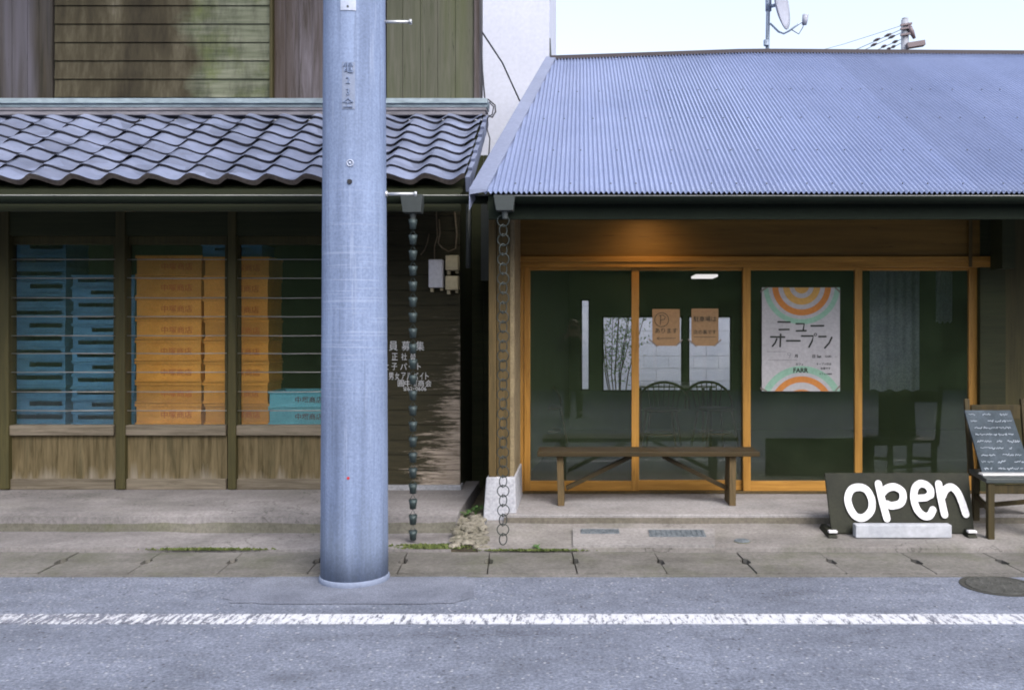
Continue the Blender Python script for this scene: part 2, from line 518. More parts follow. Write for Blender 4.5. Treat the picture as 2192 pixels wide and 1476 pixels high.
def make_wainscot():
    t = NT('weathered_wainscot')
    v = t.map((1, 1, .09))
    g = t.noise(30, 6, .65, v, .4)
    a = t.noise(7, 5, .65, v)
    base = t.ramp(g, [(.3, (.045, .034, .013, 1)), (.7, (.15, .118, .065, 1))])
    z = t.sep()[2]
    low = t.math('ADD', t.math('MULTIPLY', t.math('SUBTRACT', .30, z), 1.6), t.math('SUBTRACT', a, .5))
    base = t.mix(t.ramp(low, [(.0, 0.0), (.22, .8)]), base, (.22, .195, .16, 1))
    base = t.mix(t.ramp(a, [(.3, .85), (.45, 0.0)]), base, (.05, .045, .022, 1))
    t.bump(g, .3, .003)
    return t.done(base, .8, 0, .25)
MT['wainscot'] = make_wainscot()

def make_peeling():
    t = NT('peeling_clapboard')
    s = t.sep()
    v = t.map((.10, 1, 1))
    g = t.noise(42, 6, .7, v, .5)
    a = t.noise(9, 6, .7, t.map((.35, 1, 1.4)))
    # bare wood shows towards the lower right corner of the wall
    wear = t.math('ADD', t.math('MULTIPLY', t.math('ADD', s[0], 1.36), 1.25), t.math('MULTIPLY', t.math('SUBTRACT', .95, s[2]), .42))
    mk = t.math('ADD', t.math('ADD', wear, t.math('MULTIPLY', t.math('SUBTRACT', g, .5), 1.3)), t.math('MULTIPLY', t.math('SUBTRACT', a, .5), 1.2))
    mask = t.ramp(mk, [(.33, 0.0), (.60, 1.0)])
    upper = t.ramp(s[2], [(1.38, 1.0), (1.62, 0.0)])
    mp = t.n('ShaderNodeMapRange'); mp.inputs['From Min'].default_value = 1.72; mp.inputs['From Max'].default_value = 1.5
    t.link(s[2], mp.inputs['Value'])
    mask = t.math('MULTIPLY', mask, mp.outputs[0])
    dark = t.ramp(g, [(.3, (.016, .015, .008, 1)), (.7, (.036, .031, .016, 1))])
    bare = t.ramp(g, [(.3, (.10, .078, .058, 1)), (.7, (.32, .27, .225, 1))])
    col = t.mix(mask, dark, bare)
    t.bump(g, .4, .004)
    return t.done(col, .8, 0, .25)
MT['peeling'] = make_peeling()

def make_upper_planks():
    t = NT('stained_shutter_planks')
    s = t.sep()
    g = t.noise(30, 6, .65, t.map((.07, 1, 1)), .4)
    v = t.map((1, 1, .2))
    a = t.noise(5.0, 6, .7, v)
    b = t.noise(2.5, 5, .7)
    green = t.ramp(g, [(.3, (.08, .095, .06, 1)), (.7, (.20, .21, .16, 1))])
    green = t.mix(t.ramp(b, [(.5, 0.0), (.7, .8)]), green, (.085, .11, .025, 1))
    dark = t.ramp(a, [(.32, (.018, .014, .008, 1)), (.5, (.045, .038, .022, 1)), (.62, (.085, .075, .05, 1)), (.74, (.19, .175, .15, 1))])
    green = t.mix(1.0, green, t.ramp(t.noise(6.5, 6, .7, t.map((1, 1, .25), (3, 1, 2))), [(.34, .45), (.6, 1.1)]), 'MULTIPLY')
    m = t.math('ADD', s[0], t.math('MULTIPLY', t.math('SUBTRACT', t.noise(3.5, 5, .6, t.map((.4, 1, .6))), .5), .9))
    mask = t.ramp(t.math('ADD', t.math('MULTIPLY', m, .5), 2.07), [(.47, 0.0), (.55, 1.0)])
    col = t.mix(mask, dark, green)
    t.bump(g, .3, .003)
    return t.done(col, .8, 0, .25)
MT['upper_planks'] = make_upper_planks()
MT['upper_grey'] = wood('silvered_boards', (.045, .034, .026, 1), (.21, .19, .225, 1), 'Z', 2.2, c3=(.045, .03, .02, 1))
MT['upper_dark'] = wood('brown_silver_boards', (.014, .012, .006, 1), (.055, .044, .03, 1), 'Z', 2.6, c3=(.085, .08, .10, 1))
MT['upper_green'] = wood('algae_boards', (.07, .08, .045, 1), (.135, .135, .105, 1), 'Z', 2.0, c3=(.065, .08, .026, 1))
MT['copper'] = surf('patinated_copper', (.20, .26, .31, 1), (.36, .45, .51, 1), 5, (.3, 1, 1), .5, fine=30)
MT['ledge'] = surf('weathered_ledge', (.15, .145, .165, 1), (.27, .26, .30, 1), 6, (.2, 1, 1), .7)
MT['yard_paint'] = surf('yard_wall_paint', (.42, .47, .60, 1), (.50, .55, .67, 1), 3, rough=.8)
MT['white_wall'] = surf('white_render', (.62, .635, .70, 1), (.69, .70, .76, 1), 1.2, rough=.8, fine=25, famp=.1)
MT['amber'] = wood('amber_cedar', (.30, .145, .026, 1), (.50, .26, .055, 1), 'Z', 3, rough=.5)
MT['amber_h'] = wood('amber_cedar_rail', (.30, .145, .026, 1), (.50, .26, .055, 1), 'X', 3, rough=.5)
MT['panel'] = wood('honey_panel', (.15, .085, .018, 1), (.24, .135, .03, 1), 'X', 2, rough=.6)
MT['brown_wood'] = wood('brown_timber', (.055, .04, .014, 1), (.12, .08, .03, 1), 'Z', 3)
MT['bench_wood'] = wood('bench_timber', (.028, .021, .006, 1), (.072, .046, .015, 1), 'X', 3, rough=.6)
MT['bench_leg'] = wood('bench_leg_timber', (.085, .06, .024, 1), (.20, .135, .06, 1), 'Z', 3, rough=.6)
MT['stucco'] = surf('beige_stucco', (.17, .13, .075, 1), (.24, .19, .11, 1), 8)
MT['glass'] = glass('window_glass', .85, .032)
MT['shop_glass'] = glass('shop_glass', .8, .022)
MT['bars'] = plain('window_bar_metal', (.33, .33, .32, 1), .45, .4)
def crate_mat(name, c, d):
    t = NT(name)
    oi = t.n('ShaderNodeObjectInfo')
    k = t.ramp(oi.outputs['Random'], [(0, .82), (1, 1.1)])
    n1 = t.noise(9, 4, .6)
    base = t.mix(1.0, t.ramp(n1, [(.3, c), (.7, d)]), k, 'MULTIPLY')
    base = t.mix(1.0, base, t.ramp(t.noise(60, 3, .6), [(.3, .85), (.7, 1.08)]), 'MULTIPLY')
    return t.done(base, .5, 0, .4)
MT['crate_blue'] = crate_mat('blue_crate_plastic', (.045, .165, .29, 1), (.075, .23, .37, 1))
MT['crate_yellow'] = crate_mat('yellow_crate_plastic', (.64, .285, .04, 1), (.76, .37, .06, 1))
MT['crate_cyan'] = crate_mat('cyan_crate_plastic', (.10, .38, .46, 1), (.15, .48, .56, 1))
MT['crate_print'] = plain('red_crate_print', (.60, .19, .04, 1))
MT['crate_print_dark'] = plain('brown_crate_print', (.12, .09, .10, 1))
MT['white_paint'] = plain('white_sign_paint', (.74, .75, .78, 1), .6)
MT['white_plastic'] = plain('white_plastic', (.62, .62, .68, 1), .5)
MT['beige_plastic'] = plain('aged_beige_plastic', (.50, .43, .28, 1), .5)
MT['grey_metal'] = plain('grey_metal', (.05, .06, .062, 1), .5)
MT['chain'] = plain('blackened_iron', (.035, .045, .045, 1), .5, .5)
MT['cup'] = plain('blackened_copper_cups', (.045, .065, .07, 1), .5, .4)
MT['black_board'] = surf('black_board', (.009, .011, .006, 1), (.018, .02, .011, 1), 6, rough=.7)
MT['open_white'] = surf('open_letter_paint', (.62, .63, .68, 1), (.86, .86, .90, 1), 22, (1, 1, .35), .6, fine=90, famp=.18, bump=.25, lo=.28, hi=.5)
MT['slate'] = surf('chalkboard_slate', (.03, .045, .06, 1), (.07, .092, .118, 1), 5, rough=.8)
MT['chalk'] = plain('chalk', (.38, .43, .50, 1), .9)
MT['chair_wood'] = wood('old_chair_wood', (.028, .023, .009, 1), (.065, .048, .018, 1), 'Z', 3)
MT['chair_dark'] = wood('dark_chair_wood', (.035, .03, .015, 1), (.085, .06, .025, 1), 'Z', 3)
MT['cafe_white'] = plain('white_laminate', (.7, .7, .72, 1), .12)
MT['paper'] = plain('poster_paper', (.55, .535, .56, 1), .7)
MT['p_orange'] = plain('poster_orange', (.58, .22, .05, 1), .7)
MT['p_amber'] = plain('poster_amber', (.62, .36, .10, 1), .7)
MT['p_green'] = plain('poster_green', (.28, .48, .37, 1), .7)
MT['ink'] = plain('ink', (.03, .035, .03, 1), .7)
MT['kraft'] = plain('kraft_paper', (.42, .265, .14, 1), .8)
MT['tape'] = plain('grey_tape', (.22, .18, .16, 1), .5)
MT['reflection_panel'] = surf('grey_blue_reflection', (.34, .39, .46, 1), (.44, .50, .56, 1), 5)
MT['manhole'] = surf('cast_iron_cover', (.07, .072, .068, 1), (.12, .122, .118, 1), 12, rough=.6, metal=.3)
MT['block_grey'] = surf('pale_grey_block', (.34, .36, .41, 1), (.42, .44, .49, 1), 7, fine=30, famp=.15, bump=.1)
MT['manhole_rim'] = plain('dark_iron_rim', (.045, .046, .042, 1), .8)
MT['grate'] = surf('steel_grate', (.09, .11, .13, 1), (.16, .185, .21, 1), 20, rough=.6)
MT['cable'] = plain('black_cable', (.03, .03, .04, 1), .5)
MT['dish'] = plain('grey_dish_paint', (.30, .32, .40, 1), .5)
MT['dish_mast'] = plain('dish_mast_steel', (.30, .36, .46, 1), .4, .4)
MT['skin'] = plain('skin', (.50, .30, .22, 1), .5)
MT['hair'] = plain('brown_hair', (.10, .05, .025, 1), .5)
MT['coat'] = plain('dark_clothing', (.02, .024, .02, 1), .8)
MT['shoe'] = plain('black_shoe', (.015, .015, .015, 1), .5)
MT['camera_body'] = plain('black_camera', (.02, .02, .022, 1), .4)
MT['oppo'] = wood('opposite_dark_boards', (.08, .13, .05, 1), (.14, .20, .09, 1), 'Z')
MT['oppo_roof'] = surf('opposite_tiles', (.04, .045, .05, 1), (.08, .085, .09, 1), 5)
MT['ceramic'] = plain('brown_insulator', (.12, .09, .11, 1), .4)
MT['rust'] = surf('rusty_pipe', (.12, .085, .05, 1), (.2, .16, .11, 1), 10)
lamp_m = NT('warm_lamp_glass'); lamp_m.b.inputs['Emission Color'].default_value = (1, .62, .25, 1)
lamp_m.b.inputs['Emission Strength'].default_value = 4.0
MT['lamp'] = lamp_m.done((.9, .7, .4, 1), .4)
tube_m = NT('white_tube_lamp'); tube_m.b.inputs['Emission Color'].default_value = (1, .96, .95, 1)
tube_m.b.inputs['Emission Strength'].default_value = .35
MT['tube'] = tube_m.done((.8, .8, .8, 1), .4)

def albedo(names, f):          # overall reflectance of a finished material
    for nm in names.split():
        m = MT[nm]; t = m.node_tree; b = t.nodes['Principled BSDF']
        x = t.nodes.new('ShaderNodeMix'); x.data_type = 'RGBA'; x.blend_type = 'MULTIPLY'
        x.inputs[0].default_value = 1.0; x.inputs[7].default_value = (f, f, f, 1) if not isinstance(f, tuple) else f + (1,)
        src = b.inputs['Base Color'].links[0].from_socket if b.inputs['Base Color'].links else None
        if src: t.links.new(src, x.inputs[6])
        else: x.inputs[6].default_value = b.inputs['Base Color'].default_value
        t.links.new(x.outputs[2], b.inputs['Base Color'])
albedo('asphalt', (.79, .83, .855))
albedo('patch', (1.06, 1.10, 1.13))
albedo('road_line', .76)
albedo('gutter_conc path_conc path_moss slab slab_edge front_conc light_patch', (.92, .90, .89))
albedo('corrugated flashing', (.74, .80, .91))
albedo('tile', (.76, .79, .83))
albedo('pole plate plate_relief', (.79, .85, .95))
albedo('white_wall', (.70, .73, .82))
albedo('open_white white_plinth grey_plinth white_paint', .84)
albedo('upper_planks upper_grey upper_dark upper_green copper ledge', .80)
albedo('paper kraft', .85)
albedo('yard_paint', .72)
albedo('peeling', 1.15)
albedo('bench_wood bench_leg', .72)

# ------------------------------------------------------------------ ground, road, drain, pavements
g = MB().add([(-200,-200,-.06),(200,-200,-.06),(200,200,-.06),(-200,200,-.06)], [(0,1,2,3)])
struct(g, 'ground', MT['soil'])
D_K = 5.27                         # near edge of the drain covers
m = MB()
nx, ny = 60, 24
for j in range(ny+1):
    for i in range(nx+1):
        x = -30 + 60*i/nx; y = -9 + (D_K+9)*j/ny
        m.v.append((x, y, 0.0))
for j in range(ny):
    for i in range(nx):
        a = j*(nx+1)+i
        m.f.append((a, a+1, a+nx+2, a+nx+1))
struct(m, 'road', MT['asphalt'])
yl0, yl1 = 4.395, 4.54
struct(MB().box(-30, 30, yl0, yl1, -.01, .004), 'road_edge_line', MT['road_line'])
# asphalt cut and made good round the foot of the concrete pole
px0, px1 = wx(520, 5.1), wx(1010, 4.9)
out = []
for k in range(48):
    a = 2*math.pi*k/48
    cx_, cy_ = (px0+px1)/2, 4.98
    sxp = abs(math.cos(a))**.35*(1 if math.cos(a) > 0 else -1); syp = abs(math.sin(a))**.35*(1 if math.sin(a) > 0 else -1)
    wob = 1 + .10*noise.noise(Vector((math.cos(a)*3, math.sin(a)*3, 0))) + .04*noise.noise(Vector((math.cos(a)*9, math.sin(a)*9, 5)))
    out.append((cx_ + (px1-px0)/2*sxp*wob, cy_ + .27*syp*wob, .0035))
struct(MB().add(out, [tuple(range(48))]), 'road_patch', MT['patch'])

# drain covers: concrete lids with a grip notch at every joint
sk = .074
joints_px = [130+183.2*i for i in range(-14, 16)]
D_J, D_G1 = 5.53, 5.765
m = MB()
mn = MB()
for i in range(len(joints_px)-1):
    xa = wx(joints_px[i], D_J) + .004; xb = wx(joints_px[i+1], D_J) - .004
    ya, yb = D_K+.0, D_G1
    def sh(x, y): return x - (y - D_J)*sk
    zt = .012 + rnd.uniform(-.003, .003)
    hw, h0, h1 = .022, 5.47, 5.60
    # lid outline with half a notch at each end
    lo = [(sh(xa,ya),ya),(sh(xb,ya),ya),(sh(xb,h0),h0),(sh(xb-hw,h0+.02),h0+.02),(sh(xb-hw,h1-.02),h1-.02),(sh(xb,h1),h1),(sh(xb,yb),yb),
          (sh(xa,yb),yb),(sh(xa,h1),h1),(sh(xa+hw,h1-.02),h1-.02),(sh(xa+hw,h0+.02),h0+.02),(sh(xa,h0),h0)]
    n = len(lo)
    m.add([(p[0],p[1],zt) for p in lo] + [(p[0],p[1],-.08) for p in lo],
          [tuple(range(n))] + [((k+1) % n, k, n+k, n+(k+1) % n) for k in range(n)])
struct(m, 'drain_channel', MT['gutter_conc'])
struct(MB().box(-30, 30, D_K-.0, D_G1+.03, -.10, -.05), 'drain_bed', MT['black_hole'])
# pale worn kerb lip in front of the lids
struct(MB().box(-30, 30, D_K-.045, D_K-.004, -.01, .007), 'kerb_strip', MT['gutter_conc'])

# pavement in front of the wooden shop: low strip, then a step up to the shop front
XS = wx(975, 6.0)                 # where the two fronts meet
m = MB()
def gridsheet(m, x0, x1, y0, y1, zf, nx=40, ny=6, skirt=.1):
    base = len(m.v)
    for j in range(ny+1):
        for i in range(nx+1):
            x = x0+(x1-x0)*i/nx; y = y0+(y1-y0)*j/ny
            m.v.append((x, y, zf(x, y)))
    for j in range(ny):
        for i in range(nx):
            a = base+j*(nx+1)+i
            m.f.append((a, a+1, a+nx+2, a+nx+1))
    # skirts at the front and the sides
    for seq in ([base+i for i in range(nx+1)], [base+j*(nx+1)+nx for j in range(ny+1)], [base+j*(nx+1) for j in range(ny, -1, -1)]):
        st = len(m.v)
        for a in seq: m.v.append((m.v[a][0], m.v[a][1], m.v[a][2]-skirt))
        for k in range(len(seq)-1): m.f.append((st+k, st+k+1, seq[k+1], seq[k]))
nz = lambda x, y, s, a: a*noise.noise(Vector((x*s, y*s, 3.1)))
gridsheet(m, -30, XS, D_G1+.012, 6.225, lambda x, y: .028 + nz(x, y, 2.0, .008) + nz(x, y, 7, .003) + (.012 if x < wx(345, 5.8) else 0), 160, 6)
struct(m, 'pavement_strip', MT['path_conc'])
m = MB()
gridsheet(m, -30, XS-.02, 6.232, 7.6, lambda x, y: .158 + nz(x, y, 2.2, .004) - .02*max(0, (6.36-y)/.13), 120, 12, .2)
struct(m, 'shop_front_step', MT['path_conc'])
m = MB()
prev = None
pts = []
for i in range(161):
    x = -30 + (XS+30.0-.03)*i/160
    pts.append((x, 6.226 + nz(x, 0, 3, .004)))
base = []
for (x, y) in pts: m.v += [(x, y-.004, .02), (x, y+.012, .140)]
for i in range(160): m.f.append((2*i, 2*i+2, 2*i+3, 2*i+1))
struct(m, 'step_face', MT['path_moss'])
# cafe side: apron rising to a slab below the sliding doors
XC = wx(1035, 6.1)
m = MB()
gridsheet(m, XC, 30, D_G1+.012, 6.4, lambda x, y: .034 + (y-5.78)*.088 + nz(x, y, 1.8, .008) + nz(x, y, 6, .003), 160, 8)
struct(m, 'cafe_apron', MT['front_conc'])
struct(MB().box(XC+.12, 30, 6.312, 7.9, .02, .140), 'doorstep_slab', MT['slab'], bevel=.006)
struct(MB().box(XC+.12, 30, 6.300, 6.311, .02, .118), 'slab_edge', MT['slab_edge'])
def sheet(px, d0, d1, z, name, mat, t=.006):
    x0, x1 = px
    m = MB(); m.hexa([(wx(x0, d0), d0, z-.03), (wx(x1, d0), d0, z-.03), (wx(x1, d1), d1, z-.03+.088*(d1-d0)), (wx(x0, d1), d1, z-.03+.088*(d1-d0))],
                     [(wx(x0, d0), d0, z), (wx(x1, d0), d0, z), (wx(x1, d1), d1, z+.088*(d1-d0)), (wx(x0, d1), d1, z+.088*(d1-d0))])
    return struct(m, name, mat)
sheet((1226, 1530), 5.785, 6.14, .051, 'mortar_patch', MT['light_patch'])
# pavement wedge between the two buildings and the broken stones in it
m = MB()
gridsheet(m, XS-.01, XC+.01, D_G1+.03, 9.5, lambda x, y: .02 + .05*max(0, min(1, (y-6.0)/.6)) + nz(x, y, 5, .015), 10, 30)
struct(m, 'alley_ground', MT['soil'])

# ------------------------------------------------------------------ moss, rubble, weeds, drain fittings
def rock(m, c, s, seed):
    bm = bmesh.new()
    bmesh.ops.create_icosphere(bm, subdivisions=2, radius=1)
    vs = []
    for v in bm.verts:
        d = 1 + .35*noise.noise(v.co*1.3 + Vector((seed, seed*2, 0)))
        vs.append((c[0]+v.co.x*s[0]*d, c[1]+v.co.y*s[1]*d, c[2]+v.co.z*s[2]*d))
    fs = [tuple(v.index for v in f.verts) for f in bm.faces]
    bm.free()
    m.add(vs, fs)
m = MB()
for k in range(190):
    d = rnd.uniform(5.80, 6.50); t_ = (d-5.80)/.7
    x = rnd.uniform(wx(965+16*t_, d), wx(1040-4*t_, d))
    s = rnd.uniform(.008, .03)
    rock(m, (x, d, .03 + .075*t_ + rnd.uniform(0, .035)*(1-abs(2*t_-1))), (s*rnd.uniform(.9, 1.6), s, s*rnd.uniform(.5, .9)), k*1.7)
tag(m.build('rubble', MT['rubble']), 'broken mossy stones crumbling between the two shop fronts', 'rubble', kind='stuff')

m = MB()
def mossbed(x0, x1, y0, y1, zf, n):
    for _ in range(n):
        x = rnd.gauss((x0+x1)/2, (x1-x0)/4); y = min(y1, max(y0, rnd.gauss((y0+y1)/2, (y1-y0)/4)))
        r = rnd.uniform(.006, .016); z = zf
        for q in range(3):
            a = rnd.uniform(0, 6.28); h = rnd.uniform(.3, 1)*r
            m.add([(x-r*math.cos(a), y-r*math.sin(a), z), (x+r*math.cos(a), y+r*math.sin(a), z), (x+rnd.uniform(-r, r)*.5, y+rnd.uniform(-r, r)*.5, z+h)], [(0, 1, 2)])
mossbed(wx(860, 5.8), wx(990, 5.8), 5.785, 5.90, .028, 900)
mossbed(wx(345, 5.78), wx(560, 5.78), 5.760, 5.795, .026, 900)
mossbed(wx(1050, 5.78), wx(1240, 5.78), 5.755, 5.785, .022, 500)
tag(m.build('moss', MT['moss']), 'green moss in the joint along the drain covers', 'moss', kind='stuff')

def weed(px, d, z, h, n, label):
    x = wx(px, d)
    t_ = thing('weed', (x, d, z), label, 'weed')
    ml, ms = MB(), MB()
    for k in range(n):
        a = rnd.uniform(0, 6.28); le = h*rnd.uniform(.6, 1.1); sp = rnd.uniform(.2, .8)*h
        tip = Vector((x+math.cos(a)*sp, d+math.sin(a)*sp, z+le))
        ms.tube([(x, d, z-.01), (x+math.cos(a)*sp*.4, d+math.sin(a)*sp*.4, z+le*.6), tip], .0012, 4)
        for q in range(3):
            b = rnd.uniform(0, 6.28); r = rnd.uniform(.012, .022)
            c = tip + Vector((rnd.uniform(-.012, .012), rnd.uniform(-.012, .012), rnd.uniform(-.02, .01)))
            u = Vector((math.cos(b), math.sin(b), rnd.uniform(-.2, .5)))*r; v_ = Vector((-math.sin(b), math.cos(b), rnd.uniform(-.3, .3)))*r*.55
            ml.add([c-u, c-v_, c+u, c+v_+Vector((0, 0, .003))], [(0, 1, 2, 3)])
    ml.build('foliage', MT['leaf'], t_); ms.build('stem', MT['leaf'], t_)
weed(1018, 6.42, .12, .055, 12, 'small bright green weed sprouting beside the white plinth')
weed(998, 6.40, .11, .035, 7, 'tiny low weed on the rubble next to the wooden shop corner')
weed(1150, 5.78, .03, .02, 4, 'tiny weed in the mossy joint below the ring rain chain')

def grate(px0, px1, d0, d1, z, label):
    t_ = thing('drain_grate', (wx((px0+px1)/2, d0), d0, z), label, 'drain cover')
    x0, x1 = wx(px0, d0), wx(px1, d0)
    sl = .088
    m = MB(); m.hexa([(x0, d0, z-.02), (x1, d0, z-.02), (x1, d1, z-.02+sl*(d1-d0)), (x0, d1, z-.02+sl*(d1-d0))], [(x0, d0, z), (x1, d0, z), (x1, d1, z+sl*(d1-d0)), (x0, d1, z+sl*(d1-d0))])
    m.build('cover_plate', MT['grate'], t_)
    m = MB()
    for k in range(11):
        x = x0 + (x1-x0)*(k+.5)/11
        m.hexa([(x-.004, d0+.01, z), (x+.004, d0+.01, z), (x+.004, d1-.01, z+sl*(d1-d0-.02)), (x-.004, d1-.01, z+sl*(d1-d0-.02))],
               [(x-.004, d0+.01, z+.005), (x+.004, d0+.01, z+.005), (x+.004, d1-.01, z+.005+sl*(d1-d0-.02)), (x-.004, d1-.01, z+.005+sl*(d1-d0-.02))])
    m.build('tread_bars', MT['grate'], t_)
grate(1243, 1326, 6.02, 6.11, .076, 'smaller blue grey drain cover set in pale mortar before the bench')
grate(1391, 1512, 5.955, 6.09, .071, 'wider blue grey drain cover set in pale mortar, right of the smaller one')
t_ = thing('drain_cover', (wx(1588, 5.92), 5.92, .05), 'small round drain cap in the concrete left of the open sign', 'drain cap')
MB().lathe([(.052, -.02), (.052, .002), (.046, .006)], (wx(1588, 5.92), 5.92, .048), 24).build('lid', MT['grate'], t_)
MB().lathe([(.062, -.02), (.062, .001)], (wx(1588, 5.92), 5.92, .047), 24).build('rim', MT['path_moss'], t_)
xm, ym = wx(2140, 5.04), 5.05
t_ = thing('manhole_cover', (xm, ym, .004), 'dark round manhole cover in the road at the foot of the kerb', 'manhole cover')
MB().lathe([(.205, -.02), (.205, .004), (.180, .004), (.178, .001)], (xm, ym, 0), 48).build('rim', MT['manhole_rim'], t_)
m = MB().lathe([(.172, -.02), (.172, .004), (.168, .006)], (xm, ym, 0), 48)
for k in range(34):
    a = k*2.4; r = .015+.025*math.sqrt(k)
    if r < .155: m.lathe([(.008, .006), (.007, .0085)], (xm+r*math.cos(a), ym+r*math.sin(a), 0), 8)
m.build('lid', MT['manhole'], t_)

# ------------------------------------------------------------------ the old wooden shop on the left
DW = 7.2
shop = thing('wooden_shop', (-3.2, DW, .158), 'old dark wooden shop with a tiled pent roof and barred windows full of crates', 'shop')
def px_box(m, x0, x1, y0, y1, d, depth):      # a box whose front face stands at distance d
    return m.box(wx(x0, d), wx(x1, d), d, d+depth, wz(y1, d), wz(y0, d))
XE = wx(985, DW)
z_sill_t, z_sill_b = wz(909, DW), wz(931, DW)
# window bays (each 0.9 m): posts, sills, panelled wainscot, panes and bars
edges = [8 - 245*2, 8-245, 8, 257, 496, 738]
for e in edges:
    wd = 20 if e != 496 else 17
    m = MB(); px_box(m, e-wd/2, e+wd/2, 430, 1047, DW-.045, .11)
    m.build('post', MT['dark_post'], shop, bevel=.004)
for i in range(len(edges)-1):
    a, b = edges[i]+10, edges[i+1]-10
    x0, x1 = wx(a, DW)+.001, wx(b, DW)-.001
    wdw = MB()
    wdw.box(x0, x1, DW+.012, DW+.05, wz(523, DW), wz(505, DW))
    wdw.box(x0, x0+.022, DW+.012, DW+.05, z_sill_t, wz(523, DW))
    wdw.box(x1-.022, x1, DW+.012, DW+.05, z_sill_t, wz(523, DW))
    win = wdw.build('window', MT['dark_post'], shop, bevel=.003)
    MB().box(x0+.022, x1-.022, DW+.03, DW+.034, z_sill_t, wz(523, DW)).build('pane', MT['shop_glass'], win)
    bm_ = MB()
    for k, yy in enumerate((555, 595, 637, 677, 718, 756, 796, 838, 878)):
        wob = rnd.uniform(-.002, .002)
        bm_.tube([(x0, DW-.005, wz(yy, DW)+wob), ((x0+x1)/2, DW-.005, wz(yy, DW)-wob-.002), (x1, DW-.005, wz(yy, DW)+wob)], .0036, 6)
    bm_.build('security_bars', MT['bars'], win, smooth=True)
    m = MB(); m.box(x0, x1, DW-.03, DW+.06, z_sill_b, z_sill_t)
    m.build('sill', MT['weathered_sill'], shop, bevel=.006)
    m = MB()
    nb = 4
    for k in range(nb):
        xa = x0+(x1-x0)*k/nb; xb = x0+(x1-x0)*(k+1)/nb
        m.box(xa+.0008, xb-.0008, DW+.004+.002*(k % 2), DW+.03, wz(1024, DW), z_sill_b)
    m.build('wainscot', MT['wainscot'], shop)
    m = MB(); m.box(x0, x1, DW-.018, DW+.04, .158, wz(1024, DW))
    m.build('bottom_rail', MT['weathered_sill'], shop, bevel=.005)
MB().box(-7, wx(748, DW), DW-.03, DW+.14, wz(505, DW), wz(380, DW)).build('lintel', MT['dark_timber'], shop)
# boarded wall right of the windows
m = MB()
x0 = wx(748, DW)
zb = wz(1036, DW)
hz = .118
k = 0
while zb + k*hz < 2.75:
    z0 = zb + k*hz
    m.hexa([(x0, DW-.005, z0), (XE, DW-.005, z0), (XE, DW+.03, z0), (x0, DW+.03, z0)], [(x0, DW, z0+hz-.003), (XE, DW, z0+hz-.003), (XE, DW+.03, z0+hz-.003), (x0, DW+.03, z0+hz-.003)])
    k += 1
wall = m.build('board_wall', MT['peeling'], shop)
MB().box(x0-.1, XE+.012, DW-.03, DW+.1, .05, zb-.002).build('plinth', MT['grey_plinth'], shop, bevel=.006)
MB().box(XE-.10, XE-.002, DW+.031, 11.0, .05, 2.9).build('side_wall', MT['dark_timber'], shop)
m = MB(); m.box(-7, XE-.11, 10.0, 10.1, 0, 3.0); m.box(-7.1, -7, DW, 10.1, 0, 3.0)
m.build('back_wall', MT['interior'], shop)
MB().box(-7, XE-.11, DW+.15, 10, 2.55, 2.62).build('ceiling', MT['interior'], shop)
MB().box(-7, XE-.11, DW+.065, 10, .60, wz(908, 7.5)).build('display_shelf', MT['dark_timber'], shop)
# painted recruiting notice on the boards
def glyphs(items, mat, parent, y, name):
    """items: (character, px centre, px width, py centre, px height); one painted inscription as one mesh"""
    vs_, fs_ = [], []
    for ch, cx_, cw, cy, chh in items:
        cu = bpy.data.curves.new('glyph', 'FONT'); cu.body = ch; cu.size = 1.0; cu.extrude = .002; cu.resolution_u = 3
        ob = bpy.data.objects.new('glyph', cu); COL.objects.link(ob)
        bpy.context.view_layer.update()
        me = bpy.data.meshes.new_from_object(ob.evaluated_get(bpy.context.evaluated_depsgraph_get()))
        bpy.data.objects.remove(ob); bpy.data.curves.remove(cu)
        xs_g = [v.co.x for v in me.vertices]; ys_g = [v.co.y for v in me.vertices]
        x0g, x1g, y0g, y1g = min(xs_g), max(xs_g), min(ys_g), max(ys_g)
        sx_ = cw*y/F/max(.05, x1g-x0g); sy_ = chh*y/F/max(.05, y1g-y0g)
        n = len(vs_)
        for v in me.vertices:
            vs_.append((wx(cx_, y) + (v.co.x-(x0g+x1g)/2)*sx_, y - v.co.z*.5, wz(cy, y) + (v.co.y-(y0g+y1g)/2)*sy_))
        for p in me.polygons: fs_.append(tuple(n+k for k in p.vertices))
        bpy.data.meshes.remove(me)
    return MB().add(vs_, fs_).build(name, mat, parent)
notice = []
for ch, c in zip('従業員募集', (787, 815, 842, 869, 899)): notice.append((ch, c, 18, 740, 20))
for ch, c in zip('正社員', (845, 865, 884)): notice.append((ch, c, 12.5, 763, 15))
notice += [('女', 826, 12, 784, 15), ('子', 844, 12, 784, 15), ('パ', 864, 14, 784, 14), ('ー', 880, 10, 784, 2.2), ('ト', 897, 7, 784, 14)]
for ch, c, w_ in zip('男女アルバイト', (837, 850, 863.5, 876, 890, 902.5, 914), (10, 9, 9, 10, 10, 7, 7)): notice.append((ch, c, w_, 804.5, 15))
for ch, c in zip('圓中塚商会', (858, 872.5, 887, 901.5, 917)): notice.append((ch, c, 13, 820, 14))
for ch, c in zip('☎62-0606', (867, 874.5, 880.5, 886.5, 892, 898, 904, 910)): notice.append((ch, c, 8 if ch == '☎' else (4 if ch == '-' else 5), 831.5, 1.5 if ch == '-' else 8.5))
glyphs(notice, MT['white_paint'], wall, DW-.010, 'lettering')
